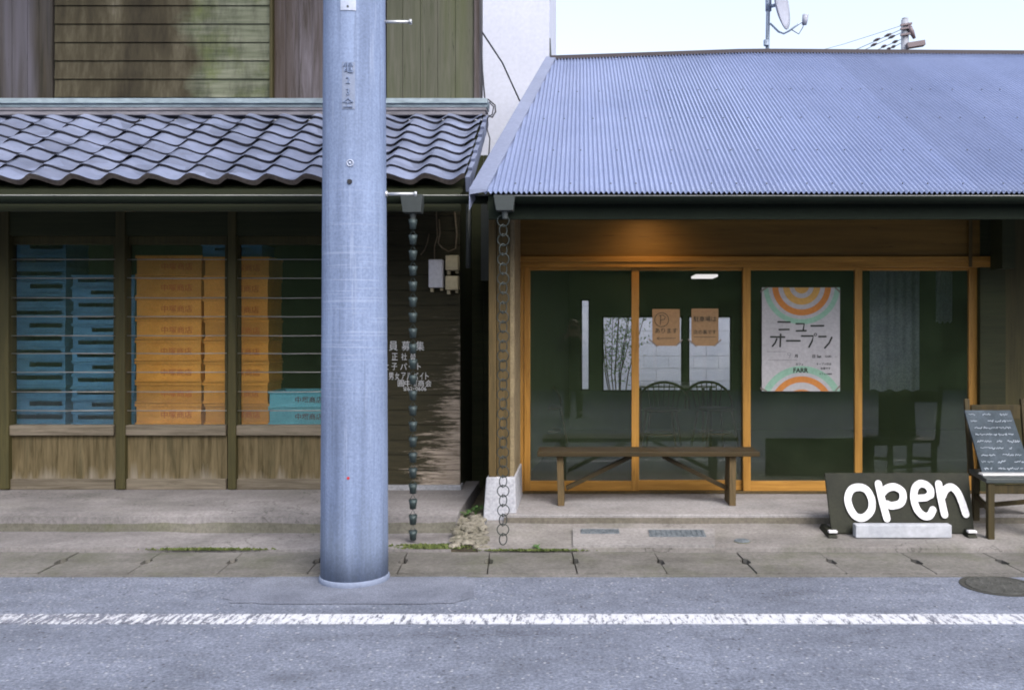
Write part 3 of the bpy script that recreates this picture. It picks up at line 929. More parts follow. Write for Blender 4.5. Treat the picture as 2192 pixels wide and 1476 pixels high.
# upper storey
DU = 7.36
zt = 5.4
def vboards(px_edges, mat, nm, d=DU):
    m = MB()
    for a, b in zip(px_edges[:-1], px_edges[1:]):
        j = rnd.uniform(0, .006)
        m.box(wx(a, d)+.0015, wx(b, d)-.0015, d-j, d+.03, wz(214, d), zt)
    return m.build(nm, mat, shop)
vboards([-700+33*k for k in range(24)] + [84, 113], MT['upper_dark'], 'upper_boards')
m = MB()
for k in range(13):
    y1 = 209-39.3*k; y0 = y1-39.3
    m.hexa([(wx(118, DU), DU-.010, wz(y1, DU)+.001), (wx(579, DU), DU-.010, wz(y1, DU)+.001), (wx(579, DU), DU+.03, wz(y1, DU)+.001), (wx(118, DU), DU+.03, wz(y1, DU)+.001)],
           [(wx(118, DU), DU+.002, wz(y0, DU)-.002), (wx(579, DU), DU+.002, wz(y0, DU)-.002), (wx(579, DU), DU+.03, wz(y0, DU)-.002), (wx(118, DU), DU+.03, wz(y0, DU)-.002)])
MB().box(-7, wx(1015, DU), DU+.031, DU+.039, wz(214, DU), zt).build('backing_boards', MT['dark_timber'], shop)
m.build('storm_shutter', MT['upper_planks'], shop)
m = MB()
m.box(wx(580, DU), wx(586, DU), DU-.035, DU+.03, wz(212, DU), zt)
m.build('shutter_post', MT['dark_post'], shop)
vboards([587, 612, 640, 668, 700, 735, 770, 800, 826], MT['upper_grey'], 'silvered_boards')
vboards([828, 862, 900, 937, 975, 1015], MT['upper_green'], 'algae_boards')
m = MB(); m.box(wx(1016, DU), wx(1027, DU), DU-.03, DU+.06, wz(214, DU), zt)
m.build('corner_post', MT['upper_grey'], shop)
MB().box(wx(1015, DU)-.08, wx(1026, DU), DU+.061, 7.62, wz(214, DU), zt).build('upper_side_wall', MT['upper_dark'], shop)
MB().box(-7.2, wx(1026, DU)-.1, DU+.04, 7.7, zt, zt+.15).build('upper_ceiling', MT['dark_timber'], shop)
m = MB(); m.hexa([(-7.5, 6.4, zt-.1), (-.72, 6.4, zt-.1), (-.72, 7.9, zt+.65), (-7.5, 7.9, zt+.65)], [(-7.5, 6.4, zt-.02), (-.72, 6.4, zt-.02), (-.72, 7.9, zt+.73), (-7.5, 7.9, zt+.73)])
m.build('main_roof', MT['tile'], shop)
# copper capped ledge above the pent roof
XL = wx(1044, 7.2)
m = MB(); m.box(-7, XL, 7.165, DU-.004, wz(221, 7.165), wz(210, 7.165)); m.box(-7, XL-.003, 7.185, DU-.006, wz(229, 7.18), wz(221, 7.165)-.001)
m.build('ledge_flashing', MT['copper'], shop, bevel=.004)
m = MB(); m.box(-7, XL-.01, 7.19, DU-.008, wz(236, 7.19), wz(229, 7.18)-.001); m.box(-7, XL-.02, 7.20, DU-.008, wz(246, 7.2), wz(236, 7.19)-.001)
m.build('ledge_course', MT['ledge'], shop, bevel=.003)
# pent roof of pantiles
y_e, y_t = 6.10, 7.30
z_e, z_t = wz(402, 6.10)+.03, wz(246, 7.25)-.015
rows, pit, hh = 8, .262, .047
sl = Vector((0, y_t-y_e, z_t-z_e)); sll = sl.length
nn = Vector((0, -(z_t-z_e), y_t-y_e)).normalized()
x_r = -.79
ncol, seg = 25, 14
def prof(u):
    return hh*(.5+.5*math.cos(math.pi*u/.64)) if u < .64 else hh*(.5-.5*math.cos(math.pi*(u-.64)/.36))
m = MB(); me_ = MB(); me0 = MB()
for r in range(rows):
    t0 = r/rows; t1 = (r+1)/rows + .03
    for c in range(ncol):
        jl = rnd.uniform(-.005, .006); jx = rnd.uniform(-.005, .005)
        xa = x_r - (c+1)*pit
        B, T, U = [], [], []
        th = .024 if r else .036
        for q in range(seg+1):
            u = q/seg
            x = xa + u*pit*1.03 + jx
            p = prof(u % 1.0 if u < 1 else 0.0)
            lo = Vector((x, y_e, z_e)) + sl*t0 + nn*(p + .026 + jl)
            up = Vector((x, y_e, z_e)) + sl*t1 + nn*(p + .002)
            B.append(lo - nn*(th*(1.0 if u < .58 else max(.2, 1.0-(u-.58)*4)) if r else th) + Vector((0, .004, 0))); T.append(lo); U.append(up)
        n0 = len(m.v)
        m.v += T + U
        for q in range(seg): m.f.append((n0+q, n0+q+1, n0+seg+2+q, n0+seg+1+q))
        tgt = me_ if r else me0
        n0 = len(tgt.v)
        tgt.v += B + T
        for q in range(seg): tgt.f.append((n0+q, n0+q+1, n0+seg+2+q, n0+seg+1+q))
roof = m.build('tile_roof', MT['tile'], shop, smooth=True)
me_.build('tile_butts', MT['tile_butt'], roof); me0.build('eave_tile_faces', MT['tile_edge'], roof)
m = MB()
for r in range(rows):
    a = Vector((x_r+.012, y_e, z_e)) + sl*(r/rows); b = Vector((x_r+.012, y_e, z_e)) + sl*((r+1)/rows)
    p = nn*.045; q = nn*(-.06)
    m.hexa([a+q, a+q+Vector((.03, 0, 0)), b+q+Vector((.03, 0, 0)), b+q], [a+p, a+p+Vector((.03, 0, 0)), b+p-nn*.022+Vector((.03, 0, 0)), b+p-nn*.022])
m.build('verge_tiles', MT['tile'], roof)
# boards and rafters under the tiles
m = MB()
a0, b0 = Vector((0, y_e+.03, z_e)), Vector((0, y_t, z_t))
for (s0, s1) in ((-.03, -.055),):
    L = [(-7, a0.y, a0.z+s1), (x_r-.01, a0.y, a0.z+s1), (x_r-.01, b0.y+.05, b0.z+s1+.03), (-7, b0.y+.05, b0.z+s1+.03)]
    H = [(x, y, z+.02) for x, y, z in L]
    m.hexa(L, H)
m.build('roof_boarding', MT['soffit'], shop)
m = MB()
for k in range(16):
    x = x_r - .06 - k*.4
    m.hexa([(x-.03, a0.y+.02, a0.z-.11), (x, a0.y+.02, a0.z-.11), (x, b0.y, b0.z-.11), (x-.03, b0.y, b0.z-.11)], [(x-.03, a0.y+.02, a0.z-.06), (x, a0.y+.02, a0.z-.06), (x, b0.y, b0.z-.06), (x-.03, b0.y, b0.z-.06)])
m.build('rafters', MT['soffit'], shop)
MB().box(-7, x_r-.02, y_e+.015, y_e+.04, wz(452, 6.12), z_e-.058).build('fascia', MT['soffit'], shop)
def half_gutter(x0, x1, yc, zc, r, parent, lip=True):
    m = MB()
    n = 10
    prof_ = [(yc - r*math.cos(math.pi*k/n), zc - r*math.sin(math.pi*k/n)) for k in range(n+1)]
    inn = [(yc - (r-.004)*math.cos(math.pi*k/n), zc - (r-.004)*math.sin(math.pi*k/n)) for k in range(n+1)]
    loop = prof_ + inn[::-1]
    L = len(loop)
    m.add([(x0, y, z) for y, z in loop] + [(x1, y, z) for y, z in loop], [((k+1) % L, k, L+k, L+(k+1) % L) for k in range(L)] + [tuple(range(L)), tuple(range(2*L-1, L-1, -1))])
    # end stops
    for xx in (x0, x1):
        m.add([(xx, y, z) for y, z in prof_], [tuple(range(len(prof_)))])
    gt = m.build('rain_gutter', MT['gutter_dark'], parent, smooth=True)
    MB().tube([(x0, yc-r-.001, zc), (x1, yc-r-.001, zc)], .0032, 6).build('gutter_lip', MT['gutter_lip'], gt, smooth=True)
    return gt
def collector(px, d, y0, y1, w0, w1, parent):
    xx = wx(px, d); z0, z1 = wz(y1, d), wz(y0, d)
    m = MB(); a, b = w0*d/F/2, w1*d/F/2
    m.hexa([(xx-b, d-b*.8, z0), (xx+b, d-b*.8, z0), (xx+b, d+b*.8, z0), (xx-b, d+b*.8, z0)], [(xx-a, d-a*.8, z1), (xx+a, d-a*.8, z1), (xx+a, d+a*.8, z1), (xx-a, d+a*.8, z1)])
    m.lathe([(.016, z0-.05), (.022, z0+.004)], (xx, d, 0), 12)
    return m.build('gutter_collector', MT['grey_metal'], parent, bevel=.003)
gl = half_gutter(-7, wx(1052, 5.96), 6.01, wz(418, 5.96), .05, shop)
collector(884, 5.96, 419, 456, 48, 38, gl)

# ------------------------------------------------------------------ crates behind the barred windows
def make_crate(name, x0, w_, d0, dep, z0, h, mat, label, cat, group, slots, printm=None, rim=True, text='中塚商店', tx=.5, th=.36):
    t_ = thing(name, (x0, d0, z0), label, cat, group)
    m = MB(); wl = .012
    x1, y1 = x0+w_, d0+dep
    zt_ = z0+h-.003
    # front wall with a real hand slot
    if slots:
        a, b, za, zb_ = slots
        xa, xb = x0+w_*a, x0+w_*b
        z_a, z_b = z0+h*za, z0+h*zb_
        m.box(x0, x1, d0, d0+wl, z0, z_a); m.box(x0, x1, d0, d0+wl, z_b, zt_)
        m.box(x0, xa, d0, d0+wl, z_a, z_b); m.box(xb, x1, d0, d0+wl, z_a, z_b)
    else:
        m.box(x0, x1, d0, d0+wl, z0, zt_)
    m.box(x0, x0+wl, d0+wl, y1-wl, z0, zt_); m.box(x1-wl, x1, d0+wl, y1-wl, z0, zt_)
    m.box(x0, x1, y1-wl, y1, z0, zt_); m.box(x0+wl, x1-wl, d0+wl, y1-wl, z0, z0+.012)
    m.build('body', mat, t_)
    if rim:
        m = MB()
        for (q0, q1) in ((.86, .985), (.02, .10)):
            m.box(x0-.008, x1+.008, d0-.012, d0-.0005, z0+h*q0, z0+h*q1)
            m.box(x0-.007, x0-.0005, d0, y1, z0+h*q0, z0+h*q1); m.box(x1+.0005, x1+.007, d0, y1, z0+h*q0, z0+h*q1)
        m.build('rim', mat, t_)
    if printm:
        lettering(text, h*th, x0+w_*tx, d0-.002, z0+h*.33, printm, t_, depth=.0008, sx=1.05, bold=.0006)
    return t_
ordn = ['bottom', 'second', 'third', 'fourth', 'fifth', 'sixth', 'seventh', 'eighth', 'ninth', 'tenth', 'eleventh', 'twelfth', 'thirteenth', 'fourteenth', 'fifteenth']
def place_label(k, n):
    if k == 0: return 'bottom crate'
    if k == n-1: return 'topmost crate'
    if k < n/2: return ordn[k] + ' crate from bottom'
    q = n-1-k
    return ordn[q] + ' crate from top'
DC = 7.50
z_sh = wz(908, DC)
def stack(name, px0, px1, n, h, mat, phrase, cat, group, jit=.004, variants=((.12, .95, .55, .76),), pm=None, d=DC, tx=.5, hh_=None):
    x0, x1 = wx(px0, d), wx(px1, d)
    protos = {}
    for k in range(n):
        vk = k % len(variants)
        lab = place_label(k, n) + ' ' + phrase
        if vk not in protos:
            o = make_crate(name, x0, x1-x0, d, .34, z_sh, h, mat, lab, cat, group, variants[vk], pm, tx=tx)
            protos[vk] = o
        else:
            o = copy_tree(protos[vk]); o['label'] = lab
        o.location = (x0 + rnd.uniform(-jit, jit), d + rnd.uniform(-.006, .006), z_sh + k*h)
hb = (908-517)/14*DC/F
stack('blue_crate', 22, 140, 14, hb, MT['crate_blue'], 'in the tall blue stack, farthest left', 'crate', 'blue crates stacked behind the barred window',
      variants=((.06, .95, .42, .76), (.35, .95, .42, .76), (.06, .93, .40, .72)))
stack('blue_crate', 156, 288, 12, (908-588)/12*DC/F, MT['crate_blue'], 'in the shorter blue stack behind the window post', 'crate', 'blue crates stacked behind the barred window',
      variants=((.08, .66, .42, .74), (.30, .70, .42, .74), (.08, .93, .40, .72)))
stack('yellow_crate', 292, 430, 8, (908-546)/8*DC/F, MT['crate_yellow'], 'in the left yellow stack beside the blue ones', 'crate', 'yellow crates stacked behind the barred window',
      variants=((.0, .0, .6, .6),) and (None,), pm=MT['crate_print'], tx=.62)
stack('yellow_crate', 438, 574, 8, (908-549)/8*DC/F, MT['crate_yellow'], 'in the right yellow stack beside the cyan ones', 'crate', 'yellow crates stacked behind the barred window',
      variants=(None,), pm=MT['crate_print'], tx=.62, jit=.006)
x0 = wx(436, DC+.05)
hyl = 8*((908-549)/8*DC/F)
make_crate('blue_crate', x0, .49, DC+.03, .3, z_sh+hyl, .105, MT['crate_blue'], 'lone dim blue crate lying on top of the right yellow stack', 'crate', 'blue crates stacked behind the barred window', (.2, .8, .5, .7))
hc = (908-836)/2*DC/F
for k in range(2):
    make_crate('cyan_crate', wx(577, DC-.02), .53, DC-.02, .36, z_sh+k*hc, hc, MT['crate_cyan'], ('upper' if k else 'lower') + ' pale cyan crate with a printed shop name beside the yellow stack', 'crate',
               'cyan crates behind the barred window', None, MT['crate_print_dark'], tx=.61, th=.40)

# ------------------------------------------------------------------ fittings on the boarded wall
def meter(name, px0, px1, y0, y1, mat, label, cat, extra=True):
    d = DW-.10
    t_ = thing(name, (wx((px0+px1)/2, d), DW-.014, wz(y1, d)), label, cat)
    m = MB(); m.box(wx(px0, d), wx(px1, d), d, DW-.013, wz(y1, d), wz(y0, d))
    m.build('case', mat, t_, bevel=.008)
    m = MB(); m.box(wx(px0, d)+.006, wx(px1, d)-.006, d-.006, d-.0005, wz(y1, d)+.02, wz(y0, d)-.008)
    m.build('cover', mat, t_, bevel=.004)
    m = MB(); m.box(wx(px0, d)+.008, wx(px0, d)+.034, DW-.06, DW-.02, wz(y1+9, d), wz(y1, d)-.001); m.box(wx(px1, d)-.03, wx(px1, d)-.008, DW-.05, DW-.02, wz(y1+6, d), wz(y1, d)-.001)
    m.build('cable_gland', MT['beige_plastic'], t_, bevel=.003)
meter('electric_meter', 917, 948, 555, 615, MT['white_plastic'], 'white electric meter box on the dark board wall', 'meter')
meter('meter_box', 953, 981, 546, 578, MT['beige_plastic'], 'upper yellowed meter box beside the white one', 'meter box')
meter('meter_box', 953, 981, 590, 620, MT['beige_plastic'], 'lower yellowed meter box beside the white one', 'meter box')
m = MB()
d = DW-.04
m.tube([(wx(p, d), d, wz(q, d)) for p, q in ((940, 470), (942, 500), (938, 520), (946, 530), (960, 538), (975, 532), (978, 500), (972, 440))], .006, 6)
m.tube([(wx(p, d), d+.01, wz(q, d)) for p, q in ((918, 500), (914, 520), (908, 535), (900, 545))], .005, 6)
m.tube([(wx(p, d), d, wz(q, d)) for p, q in ((930, 555), (930, 530), (936, 505), (934, 460), (936, 420))], .005, 6)
tag(m.build('meter_cable', MT['rust'], None, True), 'brown cables looping above the meter boxes under the eave', 'cable')
m = MB(); m.tube([(wx(1002, 7.1), 7.12, 1.9), (wx(1002, 7.1), 7.12, 2.42)], .02, 10)
tag(m.build('conduit_pipe', MT['grey_metal'], None, True), 'grey conduit pipe at the corner of the board wall', 'pipe')

# rain chain of cups under the wooden shop's gutter
m = MB()
xx, dd = wx(884, 5.96), 5.96
z = wz(470, dd)
zend = .004
n_c = 21
step = (z-zend)/n_c
for k in range(n_c):
    zc = z - k*step
    m.lathe([(.012, zc-step*.62), (.02, zc-step*.60), (.0245, zc-step*.25), (.030, zc-.0), (.027, zc-.002), (.017, zc-step*.55)], (xx, dd, 0), 12)
    m.tube([(xx-.024, dd, zc-.003), (xx-.012, dd, zc+.012), (xx, dd, zc+step*.36), (xx+.012, dd, zc+.012), (xx+.024, dd, zc-.003)], .002, 5)
tag(m.build('rain_chain', MT['cup'], None, True), 'rain chain of small dark cups hanging before the board wall', 'rain chain', 'rain chains under the eaves')
# rain chain of rings under the cafe's gutter
m = MB()
xx, dd = wx(1077, 5.78), 5.78
zt_, zb_ = wz(462, dd), .06
n_r = 34
pitch = (zt_-zb_)/n_r
for k in range(n_r):
    zc = zt_ - (k+.5)*pitch
    big = k % 2 == 0
    if big: m.ring((xx + rnd.uniform(-.002, .002), dd, zc), .037, .036, .0034, rnd.uniform(-.15, .15), 22, 6)
    else:
        m.ring((xx, dd, zc), .026, .036, .0034, .5 + rnd.uniform(-.1, .1), 22, 6)
    m.tube([(xx-.004, dd, zc+pitch*.5-.012), (xx-.004, dd, zc+pitch*.5+.012)], .003, 5)
m.tube([(xx, dd, zt_), (xx, dd, zt_+.06)], .004, 6)
tag(m.build('rain_chain', MT['chain'], None, True), 'rain chain of linked iron rings hanging before the white plinth', 'rain chain', 'rain chains under the eaves')

# ------------------------------------------------------------------ concrete pole at the kerb
DP, RP = 5.185, .1885
xp = wx(759, DP)
pole = thing('concrete_pole', (xp, DP, 0), 'thick pale concrete utility pole standing at the kerb between the shops', 'utility pole')
m = MB()
prf = []
for k in range(41):
    z = 9.0*k/40
    prf.append((RP - z*.0050, z))
MB().lathe(prf, (xp, DP, 0), 64).build('shaft', MT['pole'], pole, smooth=True)
MB().lathe([(RP+.008, -.02), (RP+.008, .018), (RP+.005, .028), (RP+.001, .032)], (xp, DP, 0), 64).build('foot_lit_edge', MT['plate_relief'], pole, smooth=True)  # ring stands in for the lit edge of the pole foot
def on_pole(px, py):
    d = DP-.19; z = wz(py, d); x = wx(px, d)
    r = RP - z*.005
    return x, DP - math.sqrt(max(0, r*r-(x-xp)**2)), z
def pole_plate(px0, px1, y0, y1, t, name, mat):
    m = MB(); n = 6
    fr, bk = [], []
    for k in range(n+1):
        px = px0+(px1-px0)*k/n
        for yy in (y1, y0):
            x, y, z = on_pole(px, yy)
            fr.append((x, y-t, z)); bk.append((x, y+.002, z))
    L = len(fr)
    vs_ = fr+bk; fs = []
    for k in range(n):
        fs.append((2*k, 2*k+2, 2*k+3, 2*k+1))
        fs.append((2*k, L+2*k, L+2*k+2, 2*k+2)); fs.append((2*k+1, 2*k+3, L+2*k+3, L+2*k+1))
    fs.append((0, 1, L+1, L)); fs.append((2*n, L+2*n, L+2*n+1, 2*n+1))
    return m.add(vs_, fs).build(name, mat, pole)
pole_plate(727, 760, -34, 20, .004, 'number_plate', MT['plate'])
x, y, z = on_pole(743, 12)
MB().lathe([(.006, -.007), (.006, .001)], (x, y, z), 12, 'Y').build('plate_screw', MT['grey_metal'], pole)
rp = pole_plate(731, 758, 131, 232, .003, 'embossed_panel', MT['plate_relief'])
for i, ch in enumerate(('電', '2', '3', '仝')):
    x, y, z = on_pole(744, 131+25*(i+1)-4)
    lettering(ch, .062 if i in (0, 3) else .05, x, y-.006, z, MT['pole'], rp, depth=.003)
x, y, z = on_pole(748, 348)
m = MB(); m.ring((x, y-.002, z), .017, .017, .004, 0, 24, 8)
m.lathe([(.008, -.004), (.008, .003)], (x, y, z), 12, 'Y')
m.build('earth_terminal', MT['plate'], pole, True)
x, y, z = on_pole(747, 388)
MB().lathe([(.013, -.008), (.015, .004)], (x, y, z), 16, 'Y').build('hole_disc', MT['black_hole'], pole)  # dark disc stands in for the shade inside an open hole
x, y, z = on_pole(745, 1023)
MB().lathe([(.008, -.003), (.008, .003)], (x, y, z), 10, 'Y').build('red_mark', MT['red'], pole)
for (px0, px1, py) in ((822, 878, 47), (828, 889, 415)):
    z = wz(py, DP); x0 = wx(px0, DP); x1 = wx(px1, DP)
    m = MB(); m.tube([(x0-.03, DP, z), (x1, DP, z)], .0085, 10); m.lathe([(.015, 0), (.015, .012)], (x1-.004, DP, z), 6, 'X')
    m.tube([(x0-.01, DP, z), (x0+.004, DP, z)], .017, 10)
    m.build('step_bolt', MT['steel'], pole, True)

# ------------------------------------------------------------------ cafe building on the right
DD = 7.13
cafe = thing('cafe_building', (1.8, DD, .14), 'low cafe with blue grey corrugated roof and amber framed glass sliding doors', 'cafe')
y_ce, z_ce = 5.80, wz(412, 5.80)
y_cr = 9.48
slope = .541
XR = 7.0
x_l0, x_l1 = wx(1034, y_ce), wx(1184, y_cr)
def roof_pt(x, y):
    t = (y-y_ce)/(y_cr-y_ce)
    sag = -.045 + .07*max(0, min(1, (x+.3)/2.0)) - .018*max(0, (x-2.0)/2.6)
    return z_ce + slope*(y-y_ce) + sag*t*t
pitch = .0327; per = 8
m = MB()
nx = int((XR-x_l0)/pitch*per)
rows_y = 14
prev = None
for i in range(nx+1):
    x = x_l0 + i*pitch/per
    ye = y_cr if x >= x_l1 else y_ce + max(.0, (x-x_l0)/(x_l1-x_l0))*(y_cr-y_ce)
    wv = .0092*math.cos(2*math.pi*i/per)
    col = []
    for k in range(rows_y+1):
        y = y_ce + (ye-y_ce)*k/rows_y
        m.v.append((x, y-wv*.45, roof_pt(x, y) + wv*.88))
for i in range(nx):
    for k in range(rows_y):
        a = i*(rows_y+1)+k; b = a+rows_y+1
        m.f.append((a, b, b+1, a+1))
croof = m.build('corrugated_roof', MT['corrugated'], cafe, smooth=True)
so = croof.modifiers.new('thickness', 'SOLIDIFY'); so.thickness = .0012; so.offset = -1
# screws along four purlin lines
m = MB()
for yy in (5.92, 6.55, 7.3, 8.1):
    x = x_l0 + .2 + (yy-5.9)*.1
    k = 0
    while x < 5.2:
        xs = x_l0 + round((x-x_l0)/pitch)*pitch
        m.lathe([(.0055, 0), (.0055, .004), (.003, .007)], (xs, yy-.003, roof_pt(xs, yy)+.0092), 6)
        x += .16 + .05*((k*7) % 3)
        k += 1
m.build('roof_screws', MT['grey_metal'], croof)
m = MB()
a = Vector((x_l0-.03, y_ce-.005, roof_pt(x_l0, y_ce))); b = Vector((x_l1-.03, y_cr, roof_pt(x_l1, y_cr)))
m.hexa([a+Vector((-.055, 0, -.012)), a+Vector((.055, 0, .006)), b+Vector((.06, 0, .006)), b+Vector((-.04, 0, -.012))],
       [a+Vector((-.055, 0, .022)), a+Vector((.055, 0, .020)), b+Vector((.06, 0, .020)), b+Vector((-.04, 0, .022))])
m.hexa([a+Vector((-.058, 0, -.11)), a+Vector((-.054, 0, -.11)), b+Vector((-.039, 0, -.11)), b+Vector((-.043, 0, -.11))],
       [a+Vector((-.058, 0, .023)), a+Vector((-.0545, 0, .023)), b+Vector((-.0395, 0, .023)), b+Vector((-.043, 0, .023))])
m.build('verge_flashing', MT['flashing'], cafe)
m = MB()
n = 30
for i in range(n):
    xa = x_l1-.03 + (XR-x_l1+.03)*i/n; xb = x_l1-.03 + (XR-x_l1+.03)*(i+1)/n
    za, zb2 = roof_pt(xa, y_cr), roof_pt(xb, y_cr)
    m.hexa([(xa, y_cr-.05, za-.02), (xb, y_cr-.05, zb2-.02), (xb, y_cr+.09, zb2-.03), (xa, y_cr+.09, za-.03)], [(xa, y_cr-.02, za+.028), (xb, y_cr-.02, zb2+.028), (xb, y_cr+.04, zb2+.028), (xa, y_cr+.04, za+.028)])
m.build('ridge_cap', MT['ridge'], cafe)
m = MB(); zr = z_ce+slope*(y_cr-y_ce)
m.hexa([(x_l1, y_cr+.02, zr-.08), (XR, y_cr+.02, zr-.08), (XR, 12.3, zr-1.55), (.0, 12.3, zr-1.55)], [(x_l1, y_cr+.02, zr-.03), (XR, y_cr+.02, zr-.03), (XR, 12.3, zr-1.5), (.0, 12.3, zr-1.5)])
m.build('rear_roof', MT['flashing'], cafe)
m = MB()
lo = [(x_l0+.02, y_ce+.06, 0), (XR, y_ce+.06, 0), (XR, y_cr, 0), (x_l1+.02, y_cr, 0)]
m.hexa([(x, y, z_ce+slope*(y-y_ce)-.14) for x, y, _ in lo], [(x, y, z_ce+slope*(y-y_ce)-.085) for x, y, _ in lo])
m.build('roof_deck', MT['soffit'], cafe)
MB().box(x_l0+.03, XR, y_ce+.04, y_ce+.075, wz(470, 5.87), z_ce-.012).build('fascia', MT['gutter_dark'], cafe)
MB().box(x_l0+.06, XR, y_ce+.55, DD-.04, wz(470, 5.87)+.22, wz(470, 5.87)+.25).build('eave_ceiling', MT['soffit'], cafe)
gr_ = half_gutter(wx(1060, 5.74), XR, 5.775, wz(419, 5.73), .045, cafe)
collector(1081, 5.78, 420, 452, 46, 36, gr_)

# front wall: beam, panel, lintel
xl = wx(1104, DD); xr_ = wx(2137, DD)
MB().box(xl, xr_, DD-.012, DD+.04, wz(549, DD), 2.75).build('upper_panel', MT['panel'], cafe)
m = MB(); m.box(xl, xr_, DD-.04, DD+.05, wz(561, DD), wz(549, DD)-.001); m.build('lintel', MT['amber_h'], cafe, bevel=.003)
m = MB(); m.box(xl, xr_-.04, DD-.025, DD+.05, wz(572, DD), wz(561, DD)-.001); m.build('door_track', MT['amber_h'], cafe, bevel=.002)
MB().box(xl, 6, DD-.035, DD+.07, .141, wz(1050, DD)).build('threshold', MT['brown_wood'], cafe, bevel=.003)
xpp = wx(2108, DD-.05)
MB().box(wx(2078, DD-.06)-.008, wx(2083, DD-.06), DD-.047, DD-.041, wz(572, DD), 2.75).build('panel_batten', MT['brown_wood'], cafe)
# corner pillar on a white plinth
DPil = 6.40
xa, xb = wx(1046, DPil), wx(1100, DPil)
z_pl = wz(1020, DPil)
m = MB(); m.box(xa, wx(1062, DPil), DPil, DD+.05, z_pl, 2.44); m.build('corner_post', MT['brown_wood'], cafe, bevel=.004)
m = MB(); m.box(wx(1063, DPil), xb-.03, DPil+.02, DD+.04, z_pl, 2.43); m.build('pillar_board', MT['brown_wood'], cafe)
m = MB(); m.box(xb-.029, xb, DPil+.03, DD-.05, z_pl, 2.42); m.build('pillar_stucco', MT['stucco'], cafe)
m = MB(); m.hexa([(wx(1033, DPil-.02), DPil-.04, .03), (wx(1106, DPil-.02), DPil-.04, .03), (wx(1106, DPil-.02), DD-.07, .03), (wx(1033, DPil-.02), DD-.07, .03)],
                 [(wx(1041, DPil-.02), DPil-.02, z_pl-.001), (wx(1103, DPil-.02), DPil-.02, z_pl-.001), (wx(1103, DPil-.02), DD-.07, z_pl-.001), (wx(1041, DPil-.02), DD-.07, z_pl-.001)])
m.build('pillar_plinth', MT['white_plinth'], cafe, bevel=.008)
# sliding doors: amber stiles and rails round one tall pane each
zd0, zd1 = wz(1054, DD), wz(572, DD)-.001
def sliding_door(pa, pb, wa, wb, d, rail=25, label=None):
    x0, x1 = wx(pa, d), wx(pb, d)
    sa, sb = wa*d/F, wb*d/F
    m = MB()
    m.box(x0, x0+sa, d, d+.034, zd0, zd1); m.box(x1-sb, x1, d, d+.034, zd0, zd1)
    dr = m.build('sliding_door', MT['amber'], cafe, bevel=.003)
    m = MB(); m.box(x0+sa+.0005, x1-sb-.0005, d+.002, d+.032, zd0, zd0+rail*d/F); m.build('bottom_rail', MT['amber_h'], dr, bevel=.002)
    m = MB(); m.box(x0+sa+.0005, x1-sb-.0005, d+.002, d+.032, zd1-.022, zd1); m.build('top_rail', MT['amber_h'], dr, bevel=.002)
    MB().box(x0+sa, x1-sb, d+.014, d+.019, zd0+rail*d/F, zd1-.022).build('pane', MT['glass'], dr)
    return dr
MB().box(wx(1108, DD), wx(1121, DD), DD-.03, DD+.05, zd0, zd1).build('door_jamb', MT['amber'], cafe, bevel=.002)
sliding_door(1122, 1368, 13, 16, DD+.001)
sliding_door(1353, 1607, 14, 17, DD+.037)
sliding_door(1591, 1846, 16, 16, DD+.001)
sliding_door(1831, 2094, 15, 20, DD+.037)
m = MB(); m.box(wx(2096, DD), wx(2150, DD), DD-.02, DD+.06, .141, 2.75); m.build('wall_post', MT['dark_timber'], cafe)
MB().box(wx(2150, DD), 7.2, DD+.0, DD+.06, .141, 2.75).build('right_wall', MT['dark_post'], cafe)
MB().box(wx(2139, 6.9), wx(2166, 6.9), 6.85, 7.05, wz(575, 6.9), 2.70).build('beam_end', MT['dark_timber'], cafe)
# inside: floor, ceiling, walls with windows to the yard
DB = 11.6
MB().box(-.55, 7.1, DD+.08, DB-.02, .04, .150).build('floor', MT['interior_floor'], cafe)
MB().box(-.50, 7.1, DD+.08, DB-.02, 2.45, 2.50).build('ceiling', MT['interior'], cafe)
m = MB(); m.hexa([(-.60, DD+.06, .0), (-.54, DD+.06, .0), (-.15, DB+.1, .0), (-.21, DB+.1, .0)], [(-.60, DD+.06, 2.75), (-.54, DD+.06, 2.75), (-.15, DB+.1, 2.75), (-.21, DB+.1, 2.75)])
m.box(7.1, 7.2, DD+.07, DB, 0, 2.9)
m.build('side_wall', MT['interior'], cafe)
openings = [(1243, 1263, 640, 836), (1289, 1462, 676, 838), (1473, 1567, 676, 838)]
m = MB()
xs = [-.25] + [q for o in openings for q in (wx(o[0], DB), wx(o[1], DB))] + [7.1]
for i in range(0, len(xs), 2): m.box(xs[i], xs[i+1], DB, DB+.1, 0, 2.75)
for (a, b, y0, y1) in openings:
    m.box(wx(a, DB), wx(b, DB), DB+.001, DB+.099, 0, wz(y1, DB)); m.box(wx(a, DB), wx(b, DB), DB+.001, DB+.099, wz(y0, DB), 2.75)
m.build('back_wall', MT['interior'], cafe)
for (a, b, y0, y1) in openings:
    x0, x1 = wx(a, DB), wx(b, DB); z0, z1 = wz(y1, DB), wz(y0, DB)
    m = MB(); f_ = .02
    m.box(x0, x0+f_, DB+.02, DB+.06, z0, z1); m.box(x1-f_, x1, DB+.02, DB+.06, z0, z1); m.box(x0+f_, x1-f_, DB+.02, DB+.06, z0, z0+f_); m.box(x0+f_, x1-f_, DB+.02, DB+.06, z1-f_, z1)
    wn_ = m.build('back_window', MT['dark_timber'], cafe)
    MB().box(x0+f_, x1-f_, DB+.036, DB+.04, z0+f_, z1-f_).build('pane', MT['shop_glass'], wn_)
